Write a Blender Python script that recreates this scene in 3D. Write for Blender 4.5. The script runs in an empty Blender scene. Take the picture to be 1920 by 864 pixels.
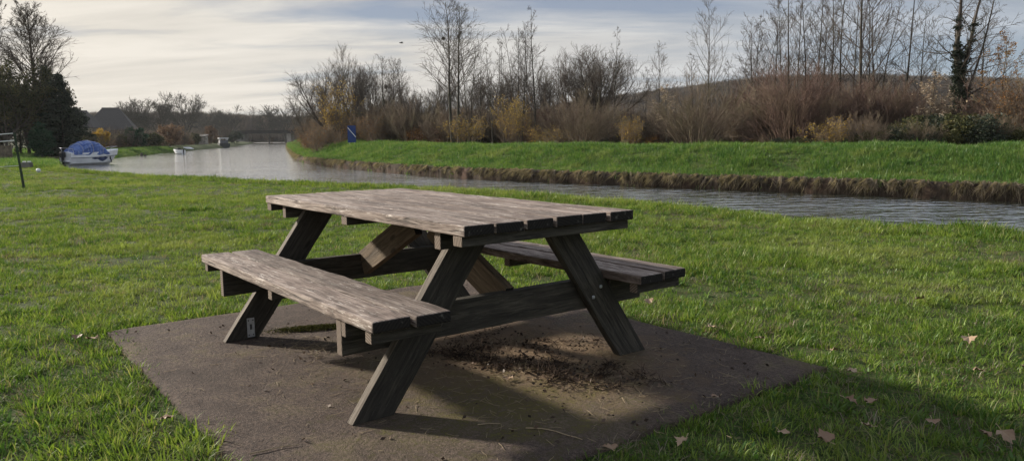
import bpy, bmesh, math, random
import numpy as np
from mathutils import Vector, Matrix, Euler
R = math.radians
PI = math.pi
S = bpy.context.scene
C = S.collection

# ---------------------------------------------------------------- camera
FPX = 1430.0; PITCH = -0.1238; ROLL = 0.0114; CAMH = 1.08
cam_d = bpy.data.cameras.new('camera')
cam = bpy.data.objects.new('camera', cam_d); C.objects.link(cam)
cam_d.sensor_width = 36.0; cam_d.lens = FPX / 1920 * 36.0
cam_d.clip_start = 0.05; cam_d.clip_end = 8000
cam.matrix_world = (Matrix.Translation((0, 0, CAMH)) @ Matrix.Rotation(R(90) + PITCH, 4, 'X') @ Matrix.Rotation(-ROLL, 4, 'Z'))
S.camera = cam
S.render.resolution_x = 1024; S.render.resolution_y = 460

# ---------------------------------------------------------------- light
HAZE = 0.00012
SUN_DIR = Vector((-0.86, 0.50, 0.365)).normalized()     # towards the sun
SUN_EL = math.asin(SUN_DIR.z)
SUN_AZ = math.atan2(SUN_DIR.x, SUN_DIR.y)
sun_d = bpy.data.lights.new('sun', 'SUN'); sun_d.energy = 4.8; sun_d.angle = R(3.2); sun_d.color = (1.0, 0.92, 0.80)
sun = bpy.data.objects.new('sun', sun_d); C.objects.link(sun)
sun.rotation_euler = SUN_DIR.to_track_quat('Z', 'Y').to_euler()
sun.location = (-20, 12, 12)
S.view_settings.view_transform = 'Standard'; S.view_settings.look = 'None'
S.view_settings.gamma = 1; S.view_settings.use_curve_mapping = False
S.view_settings.exposure = 0.90


# ---------------------------------------------------------------- shader helper
class NT:
    def __init__(s, tree):
        s.t = tree; s.n = tree.nodes; s.l = tree.links
    def new(s, typ, **kw):
        nd = s.n.new(typ)
        for k, v in kw.items(): setattr(nd, k, v)
        return nd
    def set(s, sock, v):
        if isinstance(v, bpy.types.NodeSocket): s.l.new(v, sock)
        elif v is not None: sock.default_value = v
    def math(s, op, a, b=None, c=None, clamp=False):
        nd = s.new('ShaderNodeMath', operation=op, use_clamp=clamp)
        for i, v in enumerate((a, b, c)):
            if v is not None: s.set(nd.inputs[i], v)
        return nd.outputs[0]
    def vmath(s, op, a, b=None, out=0):
        nd = s.new('ShaderNodeVectorMath', operation=op)
        s.set(nd.inputs[0], a)
        if b is not None:
            s.set(nd.inputs['Scale'] if op == 'SCALE' else nd.inputs[1], b)
        return nd.outputs[out]
    def noise(s, vec, scale, detail=3, rough=0.55, dist=0.0, color=False):
        nd = s.new('ShaderNodeTexNoise')
        if vec is not None: s.set(nd.inputs['Vector'], vec)
        nd.inputs['Scale'].default_value = scale; nd.inputs['Detail'].default_value = detail
        nd.inputs['Roughness'].default_value = rough; nd.inputs['Distortion'].default_value = dist
        return nd.outputs['Color' if color else 'Fac']
    def ramp(s, fac, stops, interp='LINEAR'):
        nd = s.new('ShaderNodeValToRGB'); s.set(nd.inputs[0], fac)
        cr = nd.color_ramp; cr.interpolation = interp
        while len(cr.elements) < len(stops): cr.elements.new(0.5)
        for e, (p, c) in zip(cr.elements, stops):
            e.position = p; e.color = (c, c, c, 1) if isinstance(c, (int, float)) else (*c[:3], 1)
        return nd.outputs[0]
    def mix(s, fac, a, b, blend='MIX'):
        nd = s.new('ShaderNodeMix', data_type='RGBA', blend_type=blend)
        s.set(nd.inputs[0], fac)
        for i, v in ((6, a), (7, b)):
            if isinstance(v, tuple) and len(v) == 3: v = (*v, 1)
            s.set(nd.inputs[i], v)
        return nd.outputs[2]
    def mapr(s, v, a, b, c=0.0, d=1.0):
        nd = s.new('ShaderNodeMapRange'); s.set(nd.inputs[0], v)
        for i, x in enumerate((a, b, c, d)): nd.inputs[i + 1].default_value = x
        return nd.outputs[0]
    def scalev(s, vec, sc):
        nd = s.new('ShaderNodeMapping'); s.set(nd.inputs[0], vec); nd.inputs['Scale'].default_value = sc
        return nd.outputs[0]
    def attr(s, name, typ='GEOMETRY', out='Fac'):
        nd = s.new('ShaderNodeAttribute', attribute_name=name, attribute_type=typ)
        return nd.outputs[out]
    def pos(s):
        return s.new('ShaderNodeNewGeometry').outputs['Position']
    def bump(s, h, strength=0.5, dist=0.01):
        nd = s.new('ShaderNodeBump'); s.set(nd.inputs['Height'], h)
        nd.inputs['Strength'].default_value = strength; nd.inputs['Distance'].default_value = dist
        return nd.outputs[0]


def material(name):
    m = bpy.data.materials.new(name); m.use_nodes = True
    t = NT(m.node_tree)
    b = t.n.get('Principled BSDF'); o = t.n.get('Material Output')
    return m, t, b, o


def P(m_t_b, color=None, rough=0.8, spec=0.3, metal=0.0, normal=None):
    m, t, b, o = m_t_b
    if isinstance(color, tuple) and len(color) == 3: color = (*color, 1)
    t.set(b.inputs['Base Color'], color); t.set(b.inputs['Roughness'], rough)
    b.inputs['Specular IOR Level'].default_value = spec; t.set(b.inputs['Metallic'], metal)
    if normal is not None: t.set(b.inputs['Normal'], normal)
    return m


def simple(name, col, rough=0.7, spec=0.3, metal=0.0, var=0.25, scale=8.0):
    q = material(name); t = q[1]
    tc = t.new('ShaderNodeTexCoord').outputs['Object']
    n = t.noise(tc, scale, 5, 0.6)
    dark = tuple(c * (1 - var) for c in col); light = tuple(min(1, c * (1 + var)) for c in col)
    return P(q, t.mix(t.mapr(n, 0.3, 0.7), dark, light), rough, spec, metal, t.bump(n, 0.2, 0.01))


# ---------------------------------------------------------------- world
w = bpy.data.worlds.new('World'); S.world = w; w.use_nodes = True
t = NT(w.node_tree)
bg = t.n.get('Background')
sky = t.new('ShaderNodeTexSky', sky_type='NISHITA', sun_disc=False)
sky.sun_elevation = SUN_EL; sky.sun_rotation = SUN_AZ; sky.air_density = 1.0; sky.dust_density = 1.5
d = t.new('ShaderNodeTexCoord').outputs['Generated']
sep = t.new('ShaderNodeSeparateXYZ'); t.l.new(d, sep.inputs[0])
zz = t.math('MAXIMUM', sep.outputs[2], 0.0)
yy = t.math('MAXIMUM', sep.outputs[1], 0.05)
AZ = t.math('DIVIDE', sep.outputs[0], yy)          # tangent of the bearing from straight ahead (north)
EL = zz
den = t.math('ADD', zz, 0.16)
comb = t.new('ShaderNodeCombineXYZ')
t.l.new(t.math('DIVIDE', sep.outputs[0], den), comb.inputs[0])
t.l.new(t.math('DIVIDE', sep.outputs[1], den), comb.inputs[1])
n1 = t.noise(t.scalev(comb.outputs[0], (0.5, 1.0, 1.0)), 0.7, 7, 0.55, 0.5)
n2 = t.noise(t.scalev(comb.outputs[0], (0.7, 2.2, 1.0)), 1.3, 6, 0.58, 0.4)
nn = t.math('ADD', t.math('MULTIPLY', n1, 0.55), t.math('MULTIPLY', n2, 0.45))


def bank_of_sky(az, el, sa, se, tilt=0.0):
    dx = t.math('SUBTRACT', AZ, az); dy = t.math('SUBTRACT', t.math('SUBTRACT', EL, el), t.math('MULTIPLY', dx, tilt))
    dx = t.math('DIVIDE', dx, sa); dy = t.math('DIVIDE', dy, se)
    e = t.math('ADD', t.math('MULTIPLY', dx, dx), t.math('MULTIPLY', dy, dy))
    return t.math('POWER', 2.718, t.math('MULTIPLY', e, -1.0))


gap1 = bank_of_sky(0.17, 0.172, 0.42, 0.030, 0.02)
gap2 = bank_of_sky(0.62, 0.075, 0.30, 0.034, -0.03)
gap3 = bank_of_sky(-0.22, 0.148, 0.20, 0.010, 0.0)
gap4 = bank_of_sky(-0.45, 0.165, 0.22, 0.012, 0.0)
gaps = t.math('ADD', t.math('ADD', gap1, t.math('MULTIPLY', gap2, 0.85)), t.math('ADD', t.math('MULTIPLY', gap3, 0.40), t.math('MULTIPLY', gap4, 0.22)))
cov = t.math('SUBTRACT', t.math('ADD', nn, 0.110), t.math('MULTIPLY', gaps, 0.22))
fac = t.mapr(cov, 0.42, 0.60, 0.0, 1.0)
sdot = t.vmath('DOT_PRODUCT', d, tuple(SUN_DIR), out=1)
glow = t.mapr(sdot, 0.10, 0.95, 0.0, 1.0)
ccol = t.mix(glow, (3.05, 3.30, 3.62), (5.2, 4.80, 4.18))
warm = t.mapr(zz, 0.0, 0.16, 1.0, 0.0)
ccol = t.mix(t.math('MULTIPLY', warm, t.mapr(AZ, -0.9, 0.5, 0.85, 0.0)), ccol, (4.75, 4.32, 3.72))
cs = t.mapr(n2, 0.36, 0.64, 0.84, 1.08)
ccol = t.vmath('SCALE', ccol, cs)
hi = t.mapr(EL, 0.03, 0.17, 0.0, 1.0)
blue = t.mix(hi, (2.25, 2.85, 3.35), (1.80, 2.15, 2.85))
blue = t.mix(0.12, blue, t.vmath('SCALE', sky.outputs[0], 0.45))
col = t.mix(fac, blue, ccol)
# overhead, out of view, cloud yields to a blue set for fill light
up = t.mapr(zz, 0.22, 0.60, 1.0, 1.0)
col = t.mix(t.mapr(zz, 0.20, 0.45, 0.0, 0.8), col, (3.0, 3.4, 4.2))
col = t.vmath('SCALE', col, up)
t.l.new(col, bg.inputs['Color']); bg.inputs['Strength'].default_value = 0.088


# ---------------------------------------------------------------- mesh helpers
def tag(o, label=None, cat=None, group=None, kind=None):
    if label: o['label'] = label
    if cat: o['category'] = cat
    if group: o['group'] = group
    if kind: o['kind'] = kind
    return o


def np_mesh(name, V, F, mats=(), attrs=None, smooth=False, fmat=None):
    """V (N,3); F list of int arrays (M,k)."""
    me = bpy.data.meshes.new(name)
    if isinstance(F, np.ndarray): F = [F]
    F = [f for f in F if len(f)]
    me.vertices.add(len(V)); me.vertices.foreach_set('co', np.asarray(V, np.float32).ravel())
    loops = np.concatenate([f.ravel() for f in F]) if F else np.zeros(0, int)
    tot = np.concatenate([np.full(len(f), f.shape[1]) for f in F]) if F else np.zeros(0, int)
    st = np.concatenate([[0], np.cumsum(tot)[:-1]]) if len(tot) else tot
    me.loops.add(len(loops)); me.loops.foreach_set('vertex_index', loops.astype(np.int32))
    me.polygons.add(len(tot)); me.polygons.foreach_set('loop_start', st.astype(np.int32))
    me.polygons.foreach_set('loop_total', tot.astype(np.int32))
    if fmat is not None: me.polygons.foreach_set('material_index', np.asarray(fmat, np.int32))
    if smooth: me.polygons.foreach_set('use_smooth', np.ones(len(tot), bool))
    for m in (mats if isinstance(mats, (list, tuple)) else [mats]): me.materials.append(m)
    if attrs:
        for k, a in attrs.items():
            a = np.asarray(a, np.float32)
            if a.ndim == 1:
                at_ = me.attributes.new(k, 'FLOAT', 'POINT'); at_.data.foreach_set('value', a)
            else:
                at_ = me.attributes.new(k, 'FLOAT_VECTOR', 'POINT'); at_.data.foreach_set('vector', a.ravel())
    me.update(calc_edges=True)
    return me


def link(name, me, parent=None, loc=None):
    o = bpy.data.objects.new(name, me); C.objects.link(o)
    if parent is not None: o.parent = parent
    if loc is not None: o.location = loc
    return o


def empty(name, loc=(0, 0, 0), rz=0.0):
    o = bpy.data.objects.new(name, None); C.objects.link(o)
    o.location = loc; o.rotation_euler = (0, 0, rz); o.empty_display_size = 0.3
    return o


def copy_tree(o, parent=None):
    c = o.copy(); C.objects.link(c)
    if parent is not None: c.parent = parent
    for ch in list(o.children): copy_tree(ch, c)
    return c


class MB:
    """collects bevelled boxes, lathes, lofts in one bmesh"""
    def __init__(s): s.bm = bmesh.new()
    def box(s, sx, sy, sz, mat4=None, bevel=0.0, cuts=0):
        r = bmesh.ops.create_cube(s.bm, size=1.0)
        vs = r['verts']
        bmesh.ops.scale(s.bm, vec=(sx, sy, sz), verts=vs)
        if bevel:
            es = list({e for v in vs for e in v.link_edges})
            rb = bmesh.ops.bevel(s.bm, geom=es, offset=bevel, segments=2, profile=0.6, affect='EDGES')
            vs = list({v for f in rb['faces'] for v in f.verts} | {v for v in vs if v.is_valid})
        if mat4 is not None: bmesh.ops.transform(s.bm, matrix=mat4, verts=vs)
        return vs
    def loft(s, rings, closed=True, cap=True):
        """rings: list of lists of points"""
        allv = [[s.bm.verts.new(p) for p in r] for r in rings]
        n = len(rings[0])
        for a, b in zip(allv, allv[1:]):
            for i in range(n if closed else n - 1):
                j = (i + 1) % n
                try: s.bm.faces.new((a[i], a[j], b[j], b[i]))
                except ValueError: pass
        if cap and closed:
            for r, fl in ((allv[0], True), (allv[-1], False)):
                try: s.bm.faces.new(list(reversed(r)) if fl else r)
                except ValueError: pass
        return allv
    def tube(s, pts, rad, n=8):
        pts = [Vector(p) for p in pts]
        rad = rad if isinstance(rad, (list, tuple)) else [rad] * len(pts)
        rings = []
        for i, p in enumerate(pts):
            d = (pts[min(i + 1, len(pts) - 1)] - pts[max(i - 1, 0)]).normalized()
            ref = Vector((0, 0, 1)) if abs(d.z) < 0.9 else Vector((1, 0, 0))
            a = d.cross(ref).normalized(); b = d.cross(a)
            rings.append([p + (a * math.cos(2 * PI * k / n) + b * math.sin(2 * PI * k / n)) * rad[i] for k in range(n)])
        s.loft(rings)
    def build(s, name, m, parent=None, smooth=False, loc=None):
        bmesh.ops.recalc_face_normals(s.bm, faces=s.bm.faces)
        me = bpy.data.meshes.new(name); s.bm.to_mesh(me); s.bm.free()
        for x in (m if isinstance(m, (list, tuple)) else [m]): me.materials.append(x)
        if smooth:
            for p in me.polygons: p.use_smooth = True
        return link(name, me, parent, loc)


def hor(px): return 253.0 - 0.0114 * (px - 960)


def WX(px, d): return (px - 960.0) / FPX * d * 1.0       # sideways position of a thing seen at column px, d metres ahead


def hz(px, y, d): return CAMH + (hor(px) - y) / FPX * d  # height above ground zero of something seen at row y


# ---------------------------------------------------------------- terrain maths
WATER_Z = -0.70
NEAR = np.array([(30, -24), (18, -8), (9, 4.4), (5.55, 7.95), (4.6, 8.75), (3.75, 9.8), (3.0, 11.0), (2.0, 12.3), (0.4, 14.1), (-2.4, 16.6),
                 (-3.9, 17.7), (-6.3, 19.6), (-9.9, 23.3), (-14.2, 26.6), (-17.3, 29.4), (-21.4, 36.0), (-26.5, 44.5), (-31.2, 52.5),
                 (-34.2, 57.5), (-35.6, 64), (-41.2, 83.5), (-43.6, 94), (-51, 127), (-62, 172), (-84, 249), (-115, 345)], float)
FAR = np.array([(60, -24), (34, 0), (20.5, 12), (12.8, 18.9), (7.9, 23.4), (4.0, 26.9), (-1.3, 32.0), (-6.6, 39.4), (-11.2, 47.6), (-16.3, 59.3),
                (-23.5, 82.5), (-35.4, 121.9), (-50.0, 172), (-72, 249), (-98, 345)], float)


def smooth_line(L, step):
    # Catmull-Rom through the points
    out = []
    for i in range(len(L) - 1):
        p0 = L[max(i - 1, 0)]; p1 = L[i]; p2 = L[i + 1]; p3 = L[min(i + 2, len(L) - 1)]
        n = max(2, int(np.linalg.norm(p2 - p1) / step))
        for k in range(n):
            u = k / n
            out.append(0.5 * ((2 * p1) + (-p0 + p2) * u + (2 * p0 - 5 * p1 + 4 * p2 - p3) * u * u + (-p0 + 3 * p1 - 3 * p2 + p3) * u ** 3))
    out.append(L[-1])
    return np.array(out)


NEARS = smooth_line(NEAR, 2.0); FARS = smooth_line(FAR, 2.0)


def sdist(L, X, Y, chunk=60000):
    """signed distance to polyline: positive on the left of its direction of travel"""
    A = L[:-1]; B = L[1:]; D = B - A; LL = (D ** 2).sum(1)
    out = np.empty(X.size); Xf = X.ravel(); Yf = Y.ravel()
    for s in range(0, X.size, chunk):
        x = Xf[s:s + chunk, None]; y = Yf[s:s + chunk, None]
        u = np.clip(((x - A[:, 0]) * D[:, 0] + (y - A[:, 1]) * D[:, 1]) / LL, 0, 1)
        dx = x - (A[:, 0] + u * D[:, 0]); dy = y - (A[:, 1] + u * D[:, 1])
        q = dx * dx + dy * dy
        k = q.argmin(1); r = np.arange(len(k))
        cr = D[k, 0] * dy[r, k] - D[k, 1] * dx[r, k]
        out[s:s + chunk] = np.sqrt(q[r, k]) * np.sign(cr + 1e-12)
    return out.reshape(X.shape)


rng = np.random.default_rng(7)
_W = [(rng.uniform(-1, 1, 2), rng.uniform(0, 6.28)) for _ in range(60)]


def vnoise(X, Y, scale, k0=0, n=7):
    """cheap smooth noise from sines, about -1..1"""
    o = 0
    for i in range(n):
        (v, ph) = _W[(k0 + i) % 60]
        f = (0.7 + 0.35 * i)
        vv = v / (np.linalg.norm(v) + 1e-6)
        o = o + np.sin((X * vv[0] + Y * vv[1]) * f / scale + ph + 1.3 * np.sin((X * vv[1] - Y * vv[0]) * f * 0.6 / scale + ph * 2))
    return o / n * 1.6


def ss(x, a, b):
    u = np.clip((x - a) / (b - a), 0, 1); return u * u * (3 - 2 * u)


TC = np.array([-0.448, 3.877]); TYAW = -0.9145
UC, US = math.cos(TYAW), math.sin(TYAW)


def tloc(X, Y):
    dx = X - TC[0]; dy = Y - TC[1]
    return dx * UC + dy * US, -dx * US + dy * UC


SLAB = (-1.45, 1.51, -1.26, 1.24)


def ground_z(X, Y, dn=None, df=None):
    X = np.asarray(X, float); Y = np.asarray(Y, float)
    if dn is None: dn = sdist(NEARS, X, Y); df = sdist(FARS, X, Y)
    # near land: left of NEAR line (positive)
    zn = -0.03 + 0.035 * vnoise(X, Y, 2.2, 3) + 0.012 * vnoise(X, Y, 0.45, 11) + 0.10 * ss(np.hypot(X, Y), 6, 30) * vnoise(X, Y, 9, 20)
    u, v = tloc(X, Y)
    ds = np.maximum(np.maximum(SLAB[0] - u, u - SLAB[1]), np.maximum(SLAB[2] - v, v - SLAB[3]))
    k = ss(ds, 0.0, 0.9)
    zn = zn * k + (-0.025) * (1 - k)
    zn = zn + (-1.5 - zn) * (1 - ss(dn, -0.75, 0.02))
    far = ss(Y, 40, 60)
    # gentler grassy edge on the far left bank
    zl = -1.5 + 1.5 * ss(dn, -2.2, 2.4)
    zn = zn * (1 - far) + np.minimum(zn, zl) * far
    # far bank: right of FAR line => negative sdist
    e = -df
    zf = -0.30 + 0.86 * ss(e, 0.1, 4.2) - 0.35 * ss(e, 5.0, 9.0) + 0.05 * vnoise(X, Y, 1.6, 30) * ss(e, 0, 1.5) + 0.015 * vnoise(X, Y, 0.5, 5)
    zf = zf + 0.25 * ss(Y, 45, 90) * ss(e, 0.5, 4)
    zf = zf + (-1.5 - zf) * (1 - ss(e, -0.12, 0.1))
    mid = (dn <= 0.02) & (e <= 0.1)
    z = np.where(e > -0.2, zf, zn)
    z = np.where((dn > -0.9) & (e <= -0.2), zn, z)
    z = np.where((dn < -2.3) & (e < -0.2), -1.5, z)
    return z


def gz1(x, y): return float(ground_z(np.array([x]), np.array([y]))[0])


# ---------------------------------------------------------------- materials for ground
q = material('meadow soil'); t = q[1]
p = t.pos()
a = t.noise(p, 0.35, 4, 0.6); b_ = t.noise(p, 6.0, 5, 0.65); c_ = t.noise(p, 45, 4, 0.7)
g = t.mix(t.mapr(b_, 0.35, 0.65), (0.028, 0.046, 0.013), (0.062, 0.088, 0.024))
g = t.mix(t.mapr(c_, 0.50, 0.62), g, (0.125, 0.120, 0.052))
g = t.mix(t.mapr(t.math('MULTIPLY', b_, c_), 0.27, 0.36), g, (0.075, 0.055, 0.032))
M_GROUND = P(q, g, 0.95, 0.1, 0, t.bump(t.math('ADD', c_, b_), 0.8, 0.03))


def grass_mat(name, cA, cB, cDry, patch=0.5, dryness=0.5):
    m, t, b, o = material(name)
    p = t.pos()
    pn = t.noise(p, patch, 4, 0.6); pn2 = t.noise(p, patch * 5.5, 3, 0.6)
    tint = t.attr('tint', 'INSTANCER'); bl = t.attr('blade')
    f = t.math('ADD', t.math('MULTIPLY', pn, 0.45), t.math('ADD', t.math('MULTIPLY', pn2, 0.25), t.math('MULTIPLY', tint, 0.38)))
    c = t.mix(t.mapr(f, 0.36, 0.70), cA, cB)
    c = t.mix(t.math('MULTIPLY', t.mapr(bl, 0.80, 0.96), dryness), c, cDry)
    c = t.mix(t.math('MULTIPLY', t.mapr(pn, 0.52, 0.66), 0.60), c, tuple(0.6 * x + 0.4 * y for x, y in zip(cB, cDry)))
    bs = t.new('ShaderNodeBsdfDiffuse'); t.l.new(c, bs.inputs[0])
    tr = t.new('ShaderNodeBsdfTranslucent'); t.l.new(t.mix(1.0, c, (1.0, 1.0, 0.55), 'MULTIPLY'), tr.inputs[0])
    gl = t.new('ShaderNodeBsdfGlossy'); gl.inputs['Roughness'].default_value = 0.42; gl.inputs[0].default_value = (0.9, 0.95, 0.85, 1)
    m1 = t.new('ShaderNodeMixShader'); m1.inputs[0].default_value = 0.42
    t.l.new(bs.outputs[0], m1.inputs[1]); t.l.new(tr.outputs[0], m1.inputs[2])
    m2 = t.new('ShaderNodeMixShader'); m2.inputs[0].default_value = 0.014
    t.l.new(m1.outputs[0], m2.inputs[1]); t.l.new(gl.outputs[0], m2.inputs[2])
    t.l.new(m2.outputs[0], o.inputs[0]); t.n.remove(b)
    return m


M_GRASS = grass_mat('meadow grass', (0.055, 0.120, 0.020), (0.195, 0.275, 0.048), (0.40, 0.34, 0.19), 0.45, 0.55)
M_BANKGRASS = grass_mat('bank grass', (0.052, 0.125, 0.036), (0.135, 0.222, 0.055), (0.34, 0.30, 0.17), 0.9, 0.4)
M_WEED = grass_mat('broad weed leaves', (0.050, 0.110, 0.030), (0.110, 0.190, 0.050), (0.22, 0.20, 0.06), 0.8, 0.3)
M_DEADGRASS = grass_mat('dead hanging grass', (0.070, 0.062, 0.040), (0.26, 0.21, 0.16), (0.40, 0.34, 0.26), 2.2, 0.6)


def leaf_mat(name, cols, transl=0.35, spec=0.015):
    """colour picked along a ramp by the per-leaf value 'tint'"""
    m, t, b, o = material(name)
    n = len(cols)
    c = t.ramp(t.attr('tint'), [(i / (n - 1), cc) for i, cc in enumerate(cols)])
    bs = t.new('ShaderNodeBsdfDiffuse'); t.l.new(c, bs.inputs[0])
    tr = t.new('ShaderNodeBsdfTranslucent'); t.l.new(c, tr.inputs[0])
    gl = t.new('ShaderNodeBsdfGlossy'); gl.inputs['Roughness'].default_value = 0.5
    m1 = t.new('ShaderNodeMixShader'); m1.inputs[0].default_value = transl
    t.l.new(bs.outputs[0], m1.inputs[1]); t.l.new(tr.outputs[0], m1.inputs[2])
    m2 = t.new('ShaderNodeMixShader'); m2.inputs[0].default_value = spec
    t.l.new(m1.outputs[0], m2.inputs[1]); t.l.new(gl.outputs[0], m2.inputs[2])
    t.l.new(m2.outputs[0], o.inputs[0]); t.n.remove(b)
    return m


def bark(name, c1, c2, scale=6):
    q = material(name); t = q[1]
    p = t.pos()
    n = t.noise(t.scalev(p, (1, 1, 0.25)), scale, 4, 0.65)
    n2 = t.noise(p, 0.6, 3)
    c = t.mix(t.mapr(n, 0.3, 0.7), c1, c2)
    c = t.mix(t.mapr(n2, 0.5, 0.75, 0, 0.45), c, tuple(x * y for x, y in zip(c2, (0.8, 1.05, 0.7))))
    return P(q, c, 0.9, 0.15, 0, t.bump(n, 0.5, 0.02))


M_BARK = bark('grey brown bark', (0.035, 0.030, 0.024), (0.10, 0.088, 0.070))
M_TWIG = bark('dark twigs', (0.055, 0.044, 0.037), (0.13, 0.105, 0.088), 3)
M_PALE = bark('pale bark', (0.075, 0.068, 0.055), (0.17, 0.15, 0.12))
M_RUST = bark('reddish brown stems', (0.090, 0.058, 0.046), (0.20, 0.132, 0.105), 2)
M_BROWN = bark('dull brown stems', (0.11, 0.082, 0.058), (0.24, 0.185, 0.135), 2)
M_ELM = bark('warm tree bark', (0.050, 0.038, 0.028), (0.11, 0.085, 0.064))
L_YELLOW = leaf_mat('yellow autumn leaves', [(0.20, 0.12, 0.03), (0.40, 0.25, 0.04), (0.50, 0.36, 0.06)], 0.3)
L_ORANGE = leaf_mat('orange brown leaves', [(0.13, 0.06, 0.025), (0.28, 0.13, 0.04), (0.34, 0.20, 0.07)], 0.3)
L_OLIVE = leaf_mat('olive leaves', [(0.030, 0.038, 0.014), (0.065, 0.070, 0.025), (0.13, 0.11, 0.04)], 0.25)
L_DARK = leaf_mat('dark evergreen leaves', [(0.018, 0.026, 0.018), (0.040, 0.052, 0.032), (0.070, 0.078, 0.050)], 0.15)
L_HEDGE = leaf_mat('hedge green leaves', [(0.014, 0.040, 0.020), (0.028, 0.065, 0.032), (0.045, 0.085, 0.040)], 0.15)
L_PALEDRY = leaf_mat('pale dry leaves', [(0.26, 0.17, 0.10), (0.40, 0.31, 0.20), (0.55, 0.47, 0.36)], 0.3)
L_BROWNDRY = leaf_mat('brown dry leaves', [(0.07, 0.042, 0.026), (0.16, 0.095, 0.055), (0.30, 0.20, 0.12)], 0.25)

# ---------------------------------------------------------------- the ground sheet
fine = np.arange(-60, 60.01, 0.2)
coarse = np.arange(64, 297, 4.0)
ang = np.concatenate([fine, coarse]); A = np.radians(ang)
rad = [0.5]
while rad[-1] < 5200: rad.append(rad[-1] * (1.0125 if rad[-1] < 300 else 1.06))
rad = np.array(rad)
RR, AA = np.meshgrid(rad, A, indexing='ij')
X = RR * np.sin(AA); Y = RR * np.cos(AA)
Z = ground_z(X, Y)
nr, na = X.shape
V = np.stack([X, Y, Z], -1).reshape(-1, 3)
I = np.arange(nr * na).reshape(nr, na)
I2 = np.roll(I, -1, axis=1)
Fq = np.stack([I[:-1], I[1:], I2[1:], I2[:-1]], -1).reshape(-1, 4)
V = np.vstack([V, [0, 0, -0.03]]); cidx = len(V) - 1
Ft = np.stack([np.full(na, cidx), I[0], I2[0]], -1)
link('ground', np_mesh('ground', V, [Fq[:, ::-1], Ft[:, ::-1]], M_GROUND, smooth=True))['kind'] = 'structure'

# ---------------------------------------------------------------- water
m, t, b, o = material('canal water')
p = t.pos()
pr = t.new('ShaderNodeMapping'); t.l.new(p, pr.inputs[0]); pr.inputs['Rotation'].default_value = (0, 0, R(20)); pr.inputs['Scale'].default_value = (0.75, 1.45, 1)
w1 = t.noise(pr.outputs[0], 1.7, 3, 0.5, 0.5)
w2 = t.noise(pr.outputs[0], 5.5, 2, 0.5, 0.3)
w3 = t.noise(t.scalev(p, (0.12, 0.22, 1)), 1.0, 2)
sy_ = t.new('ShaderNodeSeparateXYZ'); t.l.new(p, sy_.inputs[0])
calm = t.math('MULTIPLY', t.mapr(w3, 0.35, 0.6, 0.55, 1.0), t.mapr(sy_.outputs[1], 18, 75, 1.0, 0.55))
hh = t.math('MULTIPLY', t.math('ADD', t.math('MULTIPLY', w1, 1.0), t.math('MULTIPLY', w2, 0.34)), calm)
bp = t.bump(hh, 1.0, 0.10)
wd_ = t.new('ShaderNodeBsdfDiffuse'); wd_.inputs[0].default_value = (0.035, 0.040, 0.030, 1)
wg_ = t.new('ShaderNodeBsdfGlossy'); wg_.inputs['Roughness'].default_value = 0.07; wg_.inputs[0].default_value = (1, 1, 1, 1); t.l.new(bp, wg_.inputs['Normal'])
fr_ = t.new('ShaderNodeFresnel'); fr_.inputs['IOR'].default_value = 1.40
wm_ = t.new('ShaderNodeMixShader'); t.l.new(t.math('MINIMUM', t.math('MULTIPLY', fr_.outputs[0], 1.25), 0.97), wm_.inputs[0]); t.l.new(wd_.outputs[0], wm_.inputs[1]); t.l.new(wg_.outputs[0], wm_.inputs[2])
t.l.new(wm_.outputs[0], o.inputs[0]); t.n.remove(b)
NX, NY = [(-160, 60)], None
ws = 400
bmw = bmesh.new()
vs = [bmw.verts.new(v) for v in ((70, -40, WATER_Z), (70, 420, WATER_Z), (-150, 420, WATER_Z), (-150, -40, WATER_Z))]
bmw.faces.new(vs); bmesh.ops.recalc_face_normals(bmw, faces=bmw.faces)
me = bpy.data.meshes.new('canal_water'); bmw.to_mesh(me); bmw.free(); me.materials.append(m)
wat = link('canal_water', me); wat['kind'] = 'structure'
if me.polygons[0].normal.z < 0: me.flip_normals()

# ---------------------------------------------------------------- earth face of the far bank
q = material('eroded bank earth'); t = q[1]; p = t.pos()
n = t.noise(t.scalev(p, (3, 3, 0.8)), 2.0, 5, 0.7); n2 = t.noise(p, 0.8, 3)
ce = t.mix(t.mapr(n, 0.3, 0.7), (0.016, 0.013, 0.010), (0.070, 0.052, 0.038))
ce = t.mix(t.mapr(n2, 0.5, 0.7, 0, 0.5), ce, (0.13, 0.075, 0.055))
M_EARTH = P(q, ce, 0.95, 0.1, 0, t.bump(n, 1.0, 0.06))


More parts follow.
